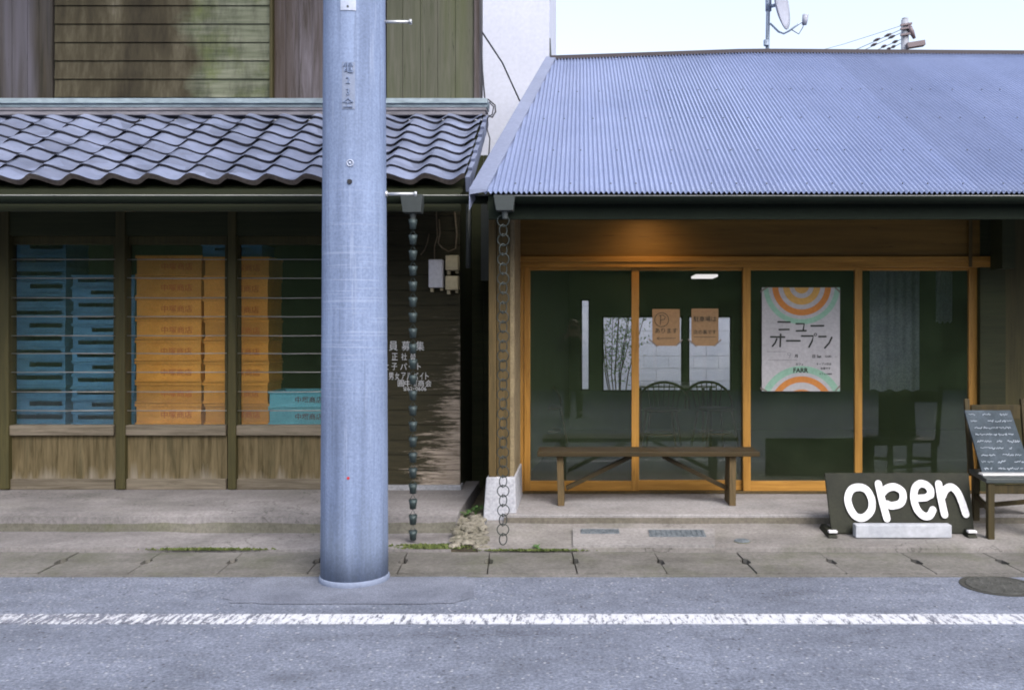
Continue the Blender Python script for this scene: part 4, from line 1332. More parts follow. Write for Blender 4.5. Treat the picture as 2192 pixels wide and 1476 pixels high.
# warm downlight under the eave ceiling (its glow lies on the panel above the doors)
xl_ = wx(1385, 6.85)
zl_ = wz(470, 5.87)+.22
t_ = thing('eave_downlight', (xl_, 6.80, zl_), 'small warm downlight under the cafe eave above the doors', 'lamp')
MB().lathe([(.05, -.012), (.055, -.001)], (xl_, 6.80, zl_), 24).build('housing', MT['grey_metal'], t_)
MB().lathe([(.036, -.016), (.036, -.0125)], (xl_, 6.80, zl_), 24).build('lamp_glass', MT['lamp'], t_)
ld = bpy.data.lights.new('downlight_glow', 'SPOT'); ld.energy = 4.5; ld.color = (1, .6, .25); ld.spot_size = R(165); ld.spot_blend = 1.0; ld.shadow_soft_size = .04
lo_ = bpy.data.objects.new('downlight_glow', ld); COL.objects.link(lo_); lo_.parent = t_; lo_.location = (0, 0, -.03)
lo_.rotation_euler = (R(12), 0, 0)

# ------------------------------------------------------------------ cafe contents seen through the glass
def cafe_table(x, y, label, wd=.9):
    t_ = thing('cafe_table', (x, y, .15), label, 'table')
    MB().box(x-wd/2, x+wd/2, y-.35, y+.35, .80, .825).build('table_top', MT['cafe_white'], t_, bevel=.004)
    for sx in (-1, 1):
        for sy in (-1, 1):
            MB().tube([(x+sx*(wd/2-.05), y+sy*.3, .15), (x+sx*(wd/2-.05), y+sy*.3, .80)], .016, 8).build('leg', MT['chair_dark'], t_)
cafe_table(wx(1440, 10.0), 10.0, 'white topped cafe table before the back windows', .85)
def cafe_chair(x, y, rz, label):
    t_ = thing('cafe_chair', (x, y, .15), label, 'chair', 'spindle back chairs inside the cafe')
    MB().lathe([(.18, .585-.0), (.20, .595), (.20, .61), (.17, .616)], (x, y, 0), 28).build('seat', MT['chair_dark'], t_, True)
    pts = [(x-.19*1.0, y+.15, .60)]
    hoop = []
    for k in range(19):
        a = math.pi*k/18
        hoop.append((x - .27*math.cos(a), y+.14+.07*math.sin(a), .60 + .27*math.sin(a)**.75))
    MB().tube(hoop, .014, 8).build('backrest', MT['chair_dark'], t_, True)
    m = MB()
    for k in range(-3, 4):
        m.tube([(x+k*.045, y+.17, .61), (x+k*.058, y+.20, .60+.27*math.sqrt(max(0, 1-(k*.058/.27)**2))**.75)], .006, 6)
    m.build('spindles', MT['chair_dark'], t_, True)
    for sx in (-1, 1):
        for sy in (-1, 1):
            MB().tube([(x+sx*.13, y+sy*.13, .60), (x+sx*.19, y+sy*.19, .15)], [.016, .012], 8).build('leg', MT['chair_dark'], t_, True)
    MB().ring((x, y, .36), .0, .0, .0, 0, 4, 3) if False else None
    ringp = [(x+.165*math.cos(2*math.pi*k/24), y+.165*math.sin(2*math.pi*k/24), .36) for k in range(24)]
    MB().tube(ringp, .009, 6, closed=True).build('foot_ring', MT['bench_leg'], t_, True)
    t_.rotation_euler = (0, 0, rz)
    return t_
cafe_chair(wx(1530, 9.4), 9.4, .3, 'right hand dark spindle back chair before the back windows')
cafe_chair(wx(1415, 9.3), 9.3, -.25, 'left hand dark spindle back chair before the back windows, under the P note')
cafe_chair(wx(1165, 9.6), 9.6, .5, 'dark spindle back chair alone at the left end of the room')
# ceiling lamp
xl_, yl_ = wx(1512, 9.0), 9.0
t_ = thing('ceiling_lamp', (xl_, yl_, 2.45), 'white strip lamp hanging under the cafe ceiling', 'lamp')
MB().box(xl_-.12, xl_+.10, 8.9, 9.25, 1.935, 1.96).build('diffuser', MT['tube'], t_, bevel=.006)
m = MB(); m.tube([(xl_-.1, 9.1, 1.96), (xl_-.1, 9.1, 2.45)], .004, 6); m.tube([(xl_+.08, 9.1, 1.96), (xl_+.08, 9.1, 2.45)], .004, 6)
m.build('suspension', MT['chair_dark'], t_)
def reflection_panel(px0, px1, y0, y1, d, label):  # upright sheet that stands in for a bright reflection in the door glass
    x0, x1 = wx(px0, d), wx(px1, d); z0, z1 = wz(y1, d), wz(y0, d)
    t_ = thing('reflection_panel', ((x0+x1)/2, d, z0), label, 'reflection_panel', 'panels standing in for reflections in the cafe glass')
    m = MB(); n = 40; vs_ = []
    for k in range(n+1):
        x = x0+(x1-x0)*k/n; y = d+.006*math.sin(k*.9)+.006*math.sin(k*.37)
        vs_ += [(x, y, z0+.01*math.sin(k*.5)), (x, y+.0, z1)]
    m.add(vs_, [(2*k, 2*k+2, 2*k+3, 2*k+1) for k in range(n)])
    o = m.build('reflection_sheet', MT['reflection_panel'], t_, True)
    so = o.modifiers.new('thickness', 'SOLIDIFY'); so.thickness = .002
    MB().tube([(x0-.03, d, z1+.005), (x1+.03, d, z1+.005)], .008, 8).build('rod', MT['chair_dark'], t_)
reflection_panel(1862, 1968, 560, 835, 8.1, 'wide grey blue panel standing in for a reflection in the right hand glass door')
reflection_panel(2004, 2038, 560, 690, 8.3, 'narrow short grey blue panel standing in for a reflection, right of the wide one')

# yard behind the cafe: white block wall, slender shrub
zy = 0
t_ = thing('yard_wall', (1.5, 14.6, 0), 'white painted block wall of the yard seen through the back windows', 'wall')
m = MB()
for r in range(14):
    for c in range(24):
        xo = -3 + c*.4 + (.2 if r % 2 else 0)
        m.box(xo, xo+.395, 14.6, 14.75, r*.2, r*.2+.194)
m.build('blocks', MT['yard_paint'], t_)
MB().box(-3, 6.8, 14.62, 14.73, 0, 2.78).build('mortar', MT['grey_plinth'], t_)
struct(MB().box(-4, 8, 11.72, 16, -.05, .08), 'yard_ground', MT['slab'])
xs_ = wx(1325, 12.8)
t_ = thing('yard_shrub', (xs_, 12.8, .08), 'slender airy green shrub in the yard behind the left back window', 'shrub')
ms, ml = MB(), MB()
for k in range(9):
    a = rnd.uniform(-1, 1); x1_ = xs_ + a*.45 + .15; z1_ = rnd.uniform(1.4, 2.0)
    pts = [(xs_+a*.05, 12.8+rnd.uniform(-.1, .1), .05), (xs_+a*.2, 12.8, .8), (x1_, 12.8+rnd.uniform(-.2, .2), z1_)]
    ms.tube(pts, [.012, .009, .004], 6)
    for q in range(80):
        t0 = rnd.uniform(.25, 1.0)
        c = Vector(pts[1]).lerp(Vector(pts[2]), (t0-.25)/.75) + Vector((rnd.gauss(0, .09), rnd.gauss(0, .09), rnd.gauss(0, .07)))
        b = rnd.uniform(0, 6.28); r = rnd.uniform(.014, .032)
        u = Vector((math.cos(b), rnd.uniform(-.6, .6), math.sin(b)))*r; v_ = Vector((-math.sin(b), rnd.uniform(-.6, .6), math.cos(b)))*r*.3
        ml.add([c-u, c-v_, c+u, c+v_], [(0, 1, 2, 3)])
ms.build('trunk', MT['bark'], t_); ml.build('crown', MT['shrub_leaf'], t_)

# ------------------------------------------------------------------ poster and notes on the glass
DPo = DD-.006
def arc_band(cx_, cz, r0, r1, y, clip, n=48, t=.0006):
    m = MB()
    xa, xb, za, zb3 = clip
    # clip a ring to the sheet by walking thin cells
    rr = 10
    for k in range(n*2):
        a0, a1 = 2*math.pi*k/(n*2), 2*math.pi*(k+1)/(n*2)
        for q in range(rr):
            q0, q1 = r0+(r1-r0)*q/rr, r0+(r1-r0)*(q+1)/rr
            P = [(cx_+q0*math.cos(a0), cz+q0*math.sin(a0)), (cx_+q1*math.cos(a0), cz+q1*math.sin(a0)), (cx_+q1*math.cos(a1), cz+q1*math.sin(a1)), (cx_+q0*math.cos(a1), cz+q0*math.sin(a1))]
            if all(p[0] < xa or p[0] > xb or p[1] < za or p[1] > zb3 for p in P): continue
            P = [(min(xb, max(xa, p[0])), min(zb3, max(za, p[1]))) for p in P]
            m.add([(p[0], y, p[1]) for p in P], [(0, 1, 2, 3)])
    return m
def PX(px, d=DPo): return wx(px, d)
def PZ(py, d=DPo): return wz(py, d)
pa, pb, pc, pd = 1631, 1798, 615, 837
poster = thing('poster', (PX((pa+pb)/2), DPo, PZ(pd)), 'white opening poster with orange and green rings taped to the glass door', 'poster')
MB().box(PX(pa), PX(pb), DPo, DPo+.003, PZ(pd), PZ(pc)).build('sheet', MT['paper'], poster)
clip = (PX(pa)+.001, PX(pb)-.001, PZ(pd)+.001, PZ(pc)-.001)
sp = DPo/F
cxp = PX(1716)
for (cy, bands) in ((612, ((0, 16, 'p_amber'), (26, 40, 'p_amber'), (50, 63, 'p_orange'), (71, 82, 'p_green'))), (873, ((30, 40, 'p_orange'), (55, 68, 'p_orange'), (76, 90, 'p_green')))):
    for (r0, r1, mn_) in bands:
        b_ = arc_band(cxp, PZ(cy), r0*sp, r1*sp, DPo-.0008, clip)
        b_.build('ring_print', MT[mn_], poster)
def zz(q, w_): return [(PX(1600+x/5.272), PZ(580+y/5.272)) for x, y in q]
m = MB()
sw = 19/5.272*sp
strokes = [[(345,573),(480,576)],[(358,660),(468,658)],[(550,594),(640,594),(628,668)],[(552,674),(660,672)],[(718,618),(858,616)],
           [(262,742),(418,744)],[(374,712),(368,850)],[(330,765),(312,810),(282,846)],[(442,786),(592,786)],[(612,732),(742,732),(728,790),(694,856)],[(806,738),(884,738)],[(950,748),(922,810),(872,866)]]
for i, q in enumerate(strokes): m.stroke(zz(q, 1), sw, DPo-.0016-.0002*i, .0004)
q = [(766+14*math.cos(2*math.pi*k/16), 716+14*math.sin(2*math.pi*k/16)) for k in range(16)]
m.stroke(zz(q, 1), sw*.4, DPo-.0045, .0004, closed=True)
m.build('headline', MT['ink'], poster)
m = MB()
for i, q in enumerate([[(480,950),(455,945),(452,925),(470,918),(490,930),(480,960),(465,990)], [(220,908),(440,908)], [(230,1004),(560,1004)], [(990,966),(1020,966)]]):
    m.stroke(zz(q, 1), .0016, DPo-.0016-.0002*i, .0003)
m.build('hand_lines', MT['ink'], poster)
tp = lambda s, h, x, y, b=.0003: lettering(s, h*sp, PX(1600+x/5.272), DPo-.002, PZ(580+y/5.272), MT['ink'], poster, bold=b, depth=.0003)
tp('FARR', 13.5, 598, 1143, .0016); tp('カフェ', 6.0, 588, 1062); tp('月', 8, 552, 972, .0006); tp('日 Sat', 8, 780, 976, .0006); tp('12:00–', 6, 915, 972)
tp('オープン日は', 5.5, 860, 1058); tp('お得です', 5.5, 880, 1108); tp('カフェ FARR', 5, 880, 1168)
m = MB()
for i, (a, b) in enumerate((((1632, 830), (1640, 836)), ((1789, 835), (1797, 826)), ((1632, 624), (1642, 615)), ((1788, 616), (1798, 625)))):
    m.bar((PX(a[0]), DPo-.003, PZ(a[1])), (PX(b[0]), DPo-.003, PZ(b[1])), .0005, .012, up=(0, 0, 1)) if False else m.stroke([(PX(a[0]-4 if i % 2 == 0 else a[0]), PZ(a[1])), (PX(b[0]), PZ(b[1]))], .012, DPo-.0035, .0004)
m.build('tape', MT['tape'], poster)

def note(pa, pb, pc, pd, label, kind):
    t_ = thing('paper_note', (PX((pa+pb)/2), DPo, PZ(pd)), label, 'note', 'brown paper notes on the glass')
    c = 9
    out = [(PX(pa+c), PZ(pd)), (PX(pb-c), PZ(pd)), (PX(pb), PZ(pd-c)), (PX(pb), PZ(pc)), (PX(pa), PZ(pc)), (PX(pa), PZ(pd-c))]
    MB().prism(out, DPo+.027, DPo+.029).build('sheet', MT['kraft'], t_)
    y = DPo+.0255
    m = MB()
    for (a, b) in (((pa-7, pd-14), (pa+10, pd+1)), ((pb-8, pd+0), (pb+5, pd-13))):
        m.stroke([(PX(a[0]), PZ(a[1])), (PX(b[0]), PZ(b[1]))], .010, y-.001, .0004)
    m.build('tape', MT['tape'], t_)
    ln = MB()
    if kind == 0:
        cx_, cy = pa+20, pc+23
        ln.stroke([(PX(cx_+15*math.cos(2*math.pi*k/24)), PZ(cy+15*math.sin(2*math.pi*k/24))) for k in range(24)], .0045, y, .0004, closed=True)
        ln.stroke([(PX(cx_-3), PZ(cy+11)), (PX(cx_-2), PZ(cy-9))], .0045, y-.0003, .0004)
        ln.stroke([(PX(cx_-5+a_), PZ(cy-9+b_)) for a_, b_ in ((0, 0), (8, -1), (13, 3), (11, 8), (3, 10))], .0045, y-.0006, .0004)
        ln.stroke([(PX(pa+10), PZ(pd-16)), (PX(pb-9), PZ(pd-16.5))], .003, y, .0004)
        ln.stroke([(PX(pa+15), PZ(pd-19)), (PX(pa+9), PZ(pd-16)), (PX(pa+15), PZ(pd-13))], .003, y-.0003, .0004)
        lettering('あります', 12.5*sp, PX((pa+pb)/2), y, PZ(pc+51), MT['ink'], t_, depth=.0003)
    else:
        lettering('駐車場は', 12.5*sp, PX((pa+pb)/2), y, PZ(pc+27), MT['ink'], t_, depth=.0003)
        lettering('店の裏です', 10*sp, PX((pa+pb)/2), y, PZ(pc+54), MT['ink'], t_, depth=.0003)
        ln.stroke([(PX(pa+5), PZ(pd-19)), (PX(pb-6), PZ(pd-19))], .003, y, .0004)
    ln.build('pen_lines', MT['ink'], t_)
note(1397, 1456, 661, 740, 'brown paper note with a circled letter P on the glass', 0)
note(1481, 1539, 660, 740, 'brown paper note with two written lines, between the circled P note and the poster', 1)

# ------------------------------------------------------------------ bench before the doors
DBn = 6.58
zf = .14
bench = thing('bench', (wx(1388, DBn), DBn+.15, zf), 'long low wooden bench standing before the glass doors', 'bench')
xa, xb = wx(1150, DBn), wx(1627, DBn)
zs = wz(967, DBn)
MB().box(xa, xb, DBn, DBn+.30, zs-.034, zs).build('seat', MT['bench_wood'], bench, bevel=.004)
for (pl, lean) in ((1201, -.01), (1569, .005)):
    x = wx(pl, DBn+.02); wl = .047
    m = MB(); m.hexa([(x-wl/2, DBn+.03, zf), (x+wl/2, DBn+.03, zf), (x+wl/2, DBn+.27, zf), (x-wl/2, DBn+.27, zf)], [(x-wl/2+lean, DBn+.05, zs-.035), (x+wl/2+lean, DBn+.05, zs-.035), (x+wl/2+lean, DBn+.25, zs-.035), (x-wl/2+lean, DBn+.25, zs-.035)])
    m.build('leg', MT['bench_leg'], bench, bevel=.003)
for (p0, p1) in ((1212, 1352), (1558, 1420)):
    MB().bar((wx(p0, DBn+.1), DBn+.15, zf+.11), (wx(p1, DBn+.1), DBn+.15, zs-.05), .05, .03, up=(0, 0, 1)).build('brace', MT['bench_wood'], bench, bevel=.002)

# ------------------------------------------------------------------ black sign with the word open
DS = 6.05
zsn = .066
xa, xb = wx(1774, DS), wx(2086, DS)
sign = thing('open_sign', ((xa+xb)/2, DS, zsn), 'black board sign with hand painted white word open', 'sign')
ln_ = .10
ztop = wz(1012, DS+ln_)
def sy(z): return DS + ln_*(z-zsn)/(ztop-zsn)
MB().hexa([(xa+.02, DS, zsn), (xb, DS, zsn), (xb, DS+.02, zsn), (xa+.02, DS+.02, zsn)], [(xa, DS+ln_, ztop), (xb+.004, DS+ln_, ztop), (xb+.004, DS+ln_+.02, ztop), (xa, DS+ln_+.02, ztop)]).build('board', MT['black_board'], sign, bevel=.003)
m = MB()
def Q(q):
    return [(wx(1480+x/3.079, DS+.04), wz(1000+y/3.079, DS+.04)) for x, y in q]
def smooth_path(q, n=6, closed=False):
    q = [Vector(p) for p in q]; m_ = len(q); out = []
    rng = range(m_) if closed else range(m_-1)
    for i in rng:
        g_ = lambda k: q[k % m_] if closed else q[max(0, min(m_-1, k))]
        p0, p1, p2, p3 = g_(i-1), g_(i), g_(i+1), g_(i+2)
        for k in range(n):
            t = k/n
            out.append(.5*((2*p1) + (p2-p0)*t + (2*p0-5*p1+4*p2-p3)*t*t + (3*p1-p0-3*p2+p3)*t**3))
    if not closed: out.append(q[-1])
    return out
thick = 47/3.079*DS/F
m.stroke(Q(smooth_path([(1110,134),(1160,150),(1190,210),(1180,280),(1130,324),(1080,318),(1045,270),(1033,205),(1060,150)], 6, True)), thick, DS, .004, closed=True)
m.stroke(Q([(1242,112),(1250,170),(1262,240),(1280,330)]), thick, DS-.001, .004)
m.stroke(Q(smooth_path([(1262,170),(1300,140),(1350,132),(1394,160),(1396,205),(1372,238),(1320,250),(1288,240)])), thick, DS-.002, .004)
m.stroke(Q([(1486,203),(1545,199),(1566,188)]), thick*.92, DS-.0065, .004)
m.stroke(Q(smooth_path([(1580,182),(1582,148),(1556,118),(1516,112),(1482,140),(1468,200),(1482,270),(1520,312),(1560,312),(1586,276)])), thick, DS-.003, .004)
m.stroke(Q([(1640,112),(1644,180),(1652,250),(1660,305)]), thick, DS-.004, .004)
m.stroke(Q(smooth_path([(1656,190),(1680,150),(1720,132),(1756,160),(1780,220),(1792,270),(1800,302)])), thick, DS-.005, .004)
for i, v in enumerate(m.v):
    m.v[i] = (v[0], v[1] - .012 + (sy(v[2])-DS), v[2])
m.build('lettering', MT['open_white'], sign)
MB().box(wx(1829, DS-.06), wx(2034, DS-.06), DS-.09, DS-.02, zsn-.01, wz(1121, DS-.06)).build('foot_block', MT['block_grey'], sign, bevel=.006)
for px in (1781, 2078):
    m = MB(); x = wx(px, DS-.05)
    m.hexa([(x-.035, DS-.09, zsn-.008), (x+.03, DS-.09, zsn-.008), (x+.03, DS+.16, zsn-.008), (x-.035, DS+.16, zsn-.008)], [(x-.02, DS-.05, zsn+.03), (x+.02, DS-.05, zsn+.035), (x+.02, DS+.16, zsn+.03), (x-.02, DS+.16, zsn+.03)])
    m.build('foot', MT['black_board'], sign, bevel=.003)
    MB().box(x-.028, x+.028, DS-.085, DS-.045, zsn+.02, zsn+.036).build('foot_tip', MT['open_white'], sign, bevel=.004)

# ------------------------------------------------------------------ chair carrying a chalkboard at the right edge
DCh = 5.95
chair = thing('wooden_chair', (wx(2170, DCh), DCh+.2, .06), 'dark wooden chair at the right edge carrying a chalkboard', 'chair')
zseat = wz(1023, DCh)
xa, xb = wx(2118, DCh), wx(2240, DCh)
xa2, xb2 = wx(2080, DCh+.4), wx(2205, DCh+.4)
MB().hexa([(xa-.03, DCh-.02, zseat-.03), (xb+.03, DCh-.02, zseat-.03), (xb2+.03, DCh+.40, zseat-.03), (xa2-.02, DCh+.40, zseat-.03)], [(xa-.03, DCh-.02, zseat), (xb+.03, DCh-.02, zseat), (xb2+.03, DCh+.40, zseat), (xa2-.02, DCh+.40, zseat)]).build('seat', MT['grey_metal'], chair, bevel=.005)
zl0 = .055
for (x, y, t0) in ((xa+.01, DCh+.01, .066), (xb-.01, DCh+.01, .066), (xa2+.01, DCh+.36, .09), (xb2-.01, DCh+.36, .09)):
    top = zseat-.031
    MB().box(x-.021, x+.021, y-.02, y+.022, .05 if y < 6.2 else .10, top).build('leg', MT['chair_wood'], chair, bevel=.003)
MB().box(xa+.032, xb-.032, DCh+.0, DCh+.022, zseat-.10, zseat-.045).build('apron', MT['chair_wood'], chair, bevel=.002)
for (p, q, zz_) in (((xa+.01, DCh+.03), (xa2+.01, DCh+.34), .24), ((xb-.01, DCh+.03), (xb2-.01, DCh+.34), .24), ((xa2+.03, DCh+.36), (xb2-.03, DCh+.36), .20)):
    MB().bar((p[0], p[1], zz_), (q[0], q[1], zz_+.03), .02, .03).build('stretcher', MT['chair_wood'], chair)
for (x) in (xa2+.005, xb2-.005):
    MB().bar((x, DCh+.415, zseat-.05), (x, DCh+.50, zseat+.48), .035, .028, up=(0, 1, 0)).build('back_post', MT['chair_wood'], chair, bevel=.003)
MB().box(xa2+.03, xb2-.03, DCh+.475, DCh+.495, zseat+.34, zseat+.44).build('back_rail', MT['chair_wood'], chair, bevel=.003)
# the chalkboard leans on the chair back
DK = DCh+.16
x0, x1 = wx(2086, DK), wx(2200, DK)
zb0, zb1 = zseat+.002, wz(878, DK+.16)
kx = .055
ck = thing('chalkboard', ((x0+x1)/2, DK, zb0), 'small slate chalkboard covered with white chalk menu writing on the chair', 'chalkboard')
MB().hexa([(x0+kx, DK, zb0), (x1+kx*.6, DK, zb0), (x1+kx*.6, DK+.018, zb0), (x0+kx, DK+.018, zb0)], [(x0, DK+.16, zb1), (x1-.04, DK+.16, zb1), (x1-.04, DK+.178, zb1), (x0, DK+.178, zb1)]).build('slate_panel', MT['slate'], ck, bevel=.002)
m = MB()
for r in range(9):
    f = (r+.6)/9.4
    z = zb1 + (zb0-zb1)*f
    xs0 = x0 + kx*f + .012; xs1 = x1 - .04*(1-f) + kx*.6*f - .012
    y = DK + .16*(1-f) - .004
    x = xs0 + rnd.uniform(0, .03)
    kk = 0
    while x < xs1 - .03:
        L = rnd.uniform(.012, .05)
        if rnd.random() < .82:
            pts = []
            for q in range(8):
                pts.append((x + L*q/7, z + rnd.uniform(-.006, .006) + .003*math.sin(q*2)))
            m.stroke(pts, rnd.uniform(.0025, .0055), y - .0003*(kk % 4), .0006)
        x += L + rnd.uniform(.004, .015); kk += 1
m.build('chalk_writing', MT['chalk'], ck)
MB().box(x0+kx-.03, x1+.08, DK-.075, DK-.003, zb0, zb0+.012).build('chalk_tray', MT['cafe_white'], ck, bevel=.002)

# ------------------------------------------------------------------ between and behind the shops
tw = thing('white_building', (-3.0, 10.6, 0), 'tall white rendered building rising behind the gap between the shops', 'building')
DWh = 10.4
MB().box(-6, wx(1176, DWh), 13.0, 13.2, 0, 9).build('rear_wall', MT['white_wall'], tw)
MB().box(-6, wx(1176, DWh), DWh, 12.99, 0, 9).build('wall', MT['white_wall'], tw)
MB().box(-6, wx(1176, DWh)+.10, DWh-.1, 13.3, 9.001, 9.2).build('parapet', MT['flashing'], tw)
m = MB(); m.hexa([(wx(1176, DWh)+.001, DWh+.02, 3.9), (wx(1176, DWh)+.06, DWh+.02, 3.9), (wx(1176, DWh)+.06, DWh+.1, 3.9), (wx(1176, DWh)+.001, DWh+.1, 3.9)], [(wx(1176, DWh)+.001, DWh+.02, 4.75), (wx(1176, DWh)+.012, DWh+.02, 4.75), (wx(1176, DWh)+.012, DWh+.1, 4.75), (wx(1176, DWh)+.001, DWh+.1, 4.75)])
m.build('corner_bracket', MT['grey_metal'], tw)
af = thing('alley_dark_screen', (wx(1012, 8.0), 8.0, .05), 'dark boarded screen added to keep the narrow alley between the shops dark', 'gap_screen')  # boards added so that the alley gap reads dark
m = MB()
x0 = -1.1
for k in range(5): m.box(x0+k*.12, x0+k*.12+.117, 8.0, 8.025, .03, 2.95)
m.build('boards', MT['dark_timber'], af)
MB().box(-.84, -.70, 7.6, 7.62, wz(600, 7.6), 2.55).build('grey_sheet', MT['grey_metal'], af)
m = MB()
m.tube([(wx(1030, 7.3), 7.3, wz(66, 7.3)), (wx(1075, 7.9), 7.9, wz(134, 7.9)), (wx(1121, 8.6), 8.6, wz(212, 8.6)-.1)], .007, 6)
tag(m.build('overhead_cable', MT['cable'], None, True), 'dark cable running down from the shop corner to the cafe roof', 'cable')
m = MB()
m.tube([(wx(p, 7.3), 7.29, wz(q, 7.3)) for p, q in ((1029, -160), (1030, 60), (1033, 150), (1038, 212), (1046, 214), (1060, 226), (1061, 240), (1054, 252), (1046, 248))], .007, 6)
m.tube([(wx(p, 7.2), 7.15, wz(q, 7.2)) for p, q in ((1048, 222), (1058, 232), (1055, 248), (1045, 256), (1044, 280), (1050, 300), (1047, 345))], .005, 6)
tag(m.build('corner_cable', MT['cable'], None, True), 'black cables looping down the corner of the wooden shop', 'cable')

# satellite dish behind the cafe ridge
DDi = 10.0
sd_ = thing('satellite_dish', (wx(1642, DDi), DDi, 4.1), 'grey satellite dish on a thin mast behind the cafe roof ridge', 'satellite dish')
m = MB(); m.tube([(wx(1641, DDi), DDi, 4.0), (wx(1646, DDi), DDi, wz(-90, DDi))], .022, 10); m.build('mast', MT['dish_mast'], sd_, True)
MB().tube([(wx(1639, DDi), DDi-.03, wz(100, DDi)), (wx(1639, DDi), DDi-.03, wz(88, DDi))], .03, 8).build('mast_clamp', MT['dish_mast'], sd_)
c = Vector((wx(1668, DDi), DDi-.05, wz(12, DDi)))
ax = Vector((.86, -.50, .12)).normalized()         # the bowl looks to the right
e1 = ax.cross(Vector((0, 0, 1))).normalized(); e2 = e1.cross(ax)
vs_, fs = [], []
for r in range(7):
    for k in range(28):
        a = 2*math.pi*k/28; rr = r/6
        vs_.append(c + e1*(.235*rr*math.cos(a)) + e2*(.285*rr*math.sin(a)) + ax*(.06*rr*rr-.03))
for r in range(6):
    for k in range(28):
        k2 = (k+1) % 28
        fs.append((r*28+k, r*28+k2, (r+1)*28+k2, (r+1)*28+k))
o = MB().add(vs_, fs).build('reflector', MT['dish'], sd_, True)
so = o.modifiers.new('thickness', 'SOLIDIFY'); so.thickness = .012
m = MB(); m.tube([(wx(1645, DDi), DDi, wz(15, DDi)), c-ax*.03], .02, 8); m.tube([(wx(1645, DDi), DDi, wz(-5, DDi)), (wx(1645, DDi), DDi, wz(24, DDi))], .034, 8); m.build('bracket', MT['dish_mast'], sd_, True)
m = MB(); m.tube([(wx(1648, DDi), DDi-.02, wz(52, DDi)), (wx(1664, DDi), DDi-.06, wz(72, DDi)), (wx(1674, DDi), DDi-.09, wz(78, DDi)), (wx(1684, DDi), DDi-.12, wz(74, DDi)), (wx(1708, DDi), DDi-.2, wz(59, DDi))], .011, 8)
m.build('feed_arm', MT['dish_mast'], sd_, True)
m = MB(); m.tube([(wx(1712, DDi), DDi-.2, wz(66, DDi)), (wx(1715, DDi), DDi-.2, wz(46, DDi))], [.026, .035], 10); m.build('feed_horn', MT['dish'], sd_, True)
m = MB(); m.tube([(wx(1688, DDi), DDi-.13, wz(72, DDi)), (wx(1702, DDi), DDi-.17, wz(84, DDi)), (wx(1709, DDi), DDi-.2, wz(72, DDi)), (wx(1711, DDi), DDi-.2, wz(64, DDi))], .005, 6); m.build('signal_cable', MT['cable'], sd_, True)

# far utility pole with its lines
DF = 30.0
xf = wx(1937, DF)
fp = thing('far_utility_pole', (xf, DF, 0), 'distant utility pole top showing above the cafe roof ridge', 'utility pole')
MB().tube([(xf, DF, 0), (xf, DF, wz(43, DF))], [.17, .12], 16).build('shaft', MT['pole_far'], fp, True)
MB().tube([(xf, DF-.02, wz(43, DF)), (xf, DF-.02, wz(40, DF))], .1, 12).build('cap', MT['pole_far'], fp)
MB().bar((wx(1936, DF), DF-.2, wz(103, DF)), (wx(1973, DF), DF-.2, wz(97, DF)), .25, .16).build('transformer_arm', MT['ceramic'], fp)
MB().tube([(wx(1942, DF), DF-.15, wz(58, DF)), (wx(1948, DF), DF-.15, wz(72, DF)), (wx(1954, DF), DF-.15, wz(86, DF))], [.06, .09, .05], 8).build('cut_out_switch', MT['ceramic'], fp, True)
for k, yy in enumerate((58, 66, 79)):
    MB().bar((xf-.2, DF-.16, wz(yy, DF)), (xf+.17, DF-.16, wz(yy-4, DF)), .08, .06).build('band', MT['ceramic'], fp)
for k, (y0, x1_, y1, x2, ins) in enumerate(((55, 1830, 82, 1700, None), (63, 1826, 104, 1700, ((1905, 70), (1884, 80))), (70, 1842, 106, 1720, ((1912, 75), (1878, 89))), (84, 1870, 106, 1760, ((1918, 88), (1897, 97))), (92, 1896, 106, 1800, ((1915, 95), (1906, 101))))):
    sl_ = (y1-y0)/(x1_-1930)
    y2 = y0 + sl_*(x2-1930)
    P0 = Vector((wx(1930, DF), DF, wz(y0, DF)))
    P2 = Vector((wx(x2, DF+6), DF+6, wz(y2+6, DF+6)))
    pm_ = P0.lerp(P2, .5) - Vector((0, 0, .05))
    t_ = thing('power_line', P0, ['uppermost bare thin', 'second highest thin', 'middle thin', 'second lowest thin', 'lowest thin'][k] + ' power line running left from the distant utility pole', 'power line', 'power lines from the distant pole')
    MB().tube([P0, P0.lerp(P2, .25)-Vector((0, 0, .03)), pm_, P2], .011 if k else .008, 5).build('wire', MT['cable'], t_)
    if ins:
        for (ix, iy) in ins:
            yy0 = y0 + sl_*(ix-1930)
            f0 = (ix-1930)/(x2-1930)
            a = P0.lerp(P2, max(0, f0-.025)); b = P0.lerp(P2, f0+.025)
            MB().tube([a, a.lerp(b, .5), b], [.03, .055, .03], 8).build('insulator', MT['ceramic'], t_, True)

# house across the street (it is mirrored in the glass doors)
oh = thing('opposite_house', (0, -7.0, 0), 'dark boarded house across the street mirrored in the glass doors', 'house')
m = MB()
for k in range(70): m.box(-14+k*.4, -14+k*.4+.393, -7.1, -7.05, 0, 3.9)
m.build('wall', MT['oppo'], oh)
MB().box(-14, 14, -12, -7.11, 0, 3.9).build('body', MT['oppo'], oh)
m = MB(); m.hexa([(-14.5, -6.3, 3.75), (14.5, -6.3, 3.75), (14.5, -9.5, 5.0), (-14.5, -9.5, 5.0)][::-1], [(-14.5, -6.3, 3.85), (14.5, -6.3, 3.85), (14.5, -9.5, 5.1), (-14.5, -9.5, 5.1)][::-1])
m.build('roof', MT['oppo_roof'], oh)
for xw in (-9, -4, 3.2, 8.5):
    wf = MB().box(xw, xw+1.6, -7.049, -7.0, .9, 2.1).build('window', MT['dark_timber'], oh)

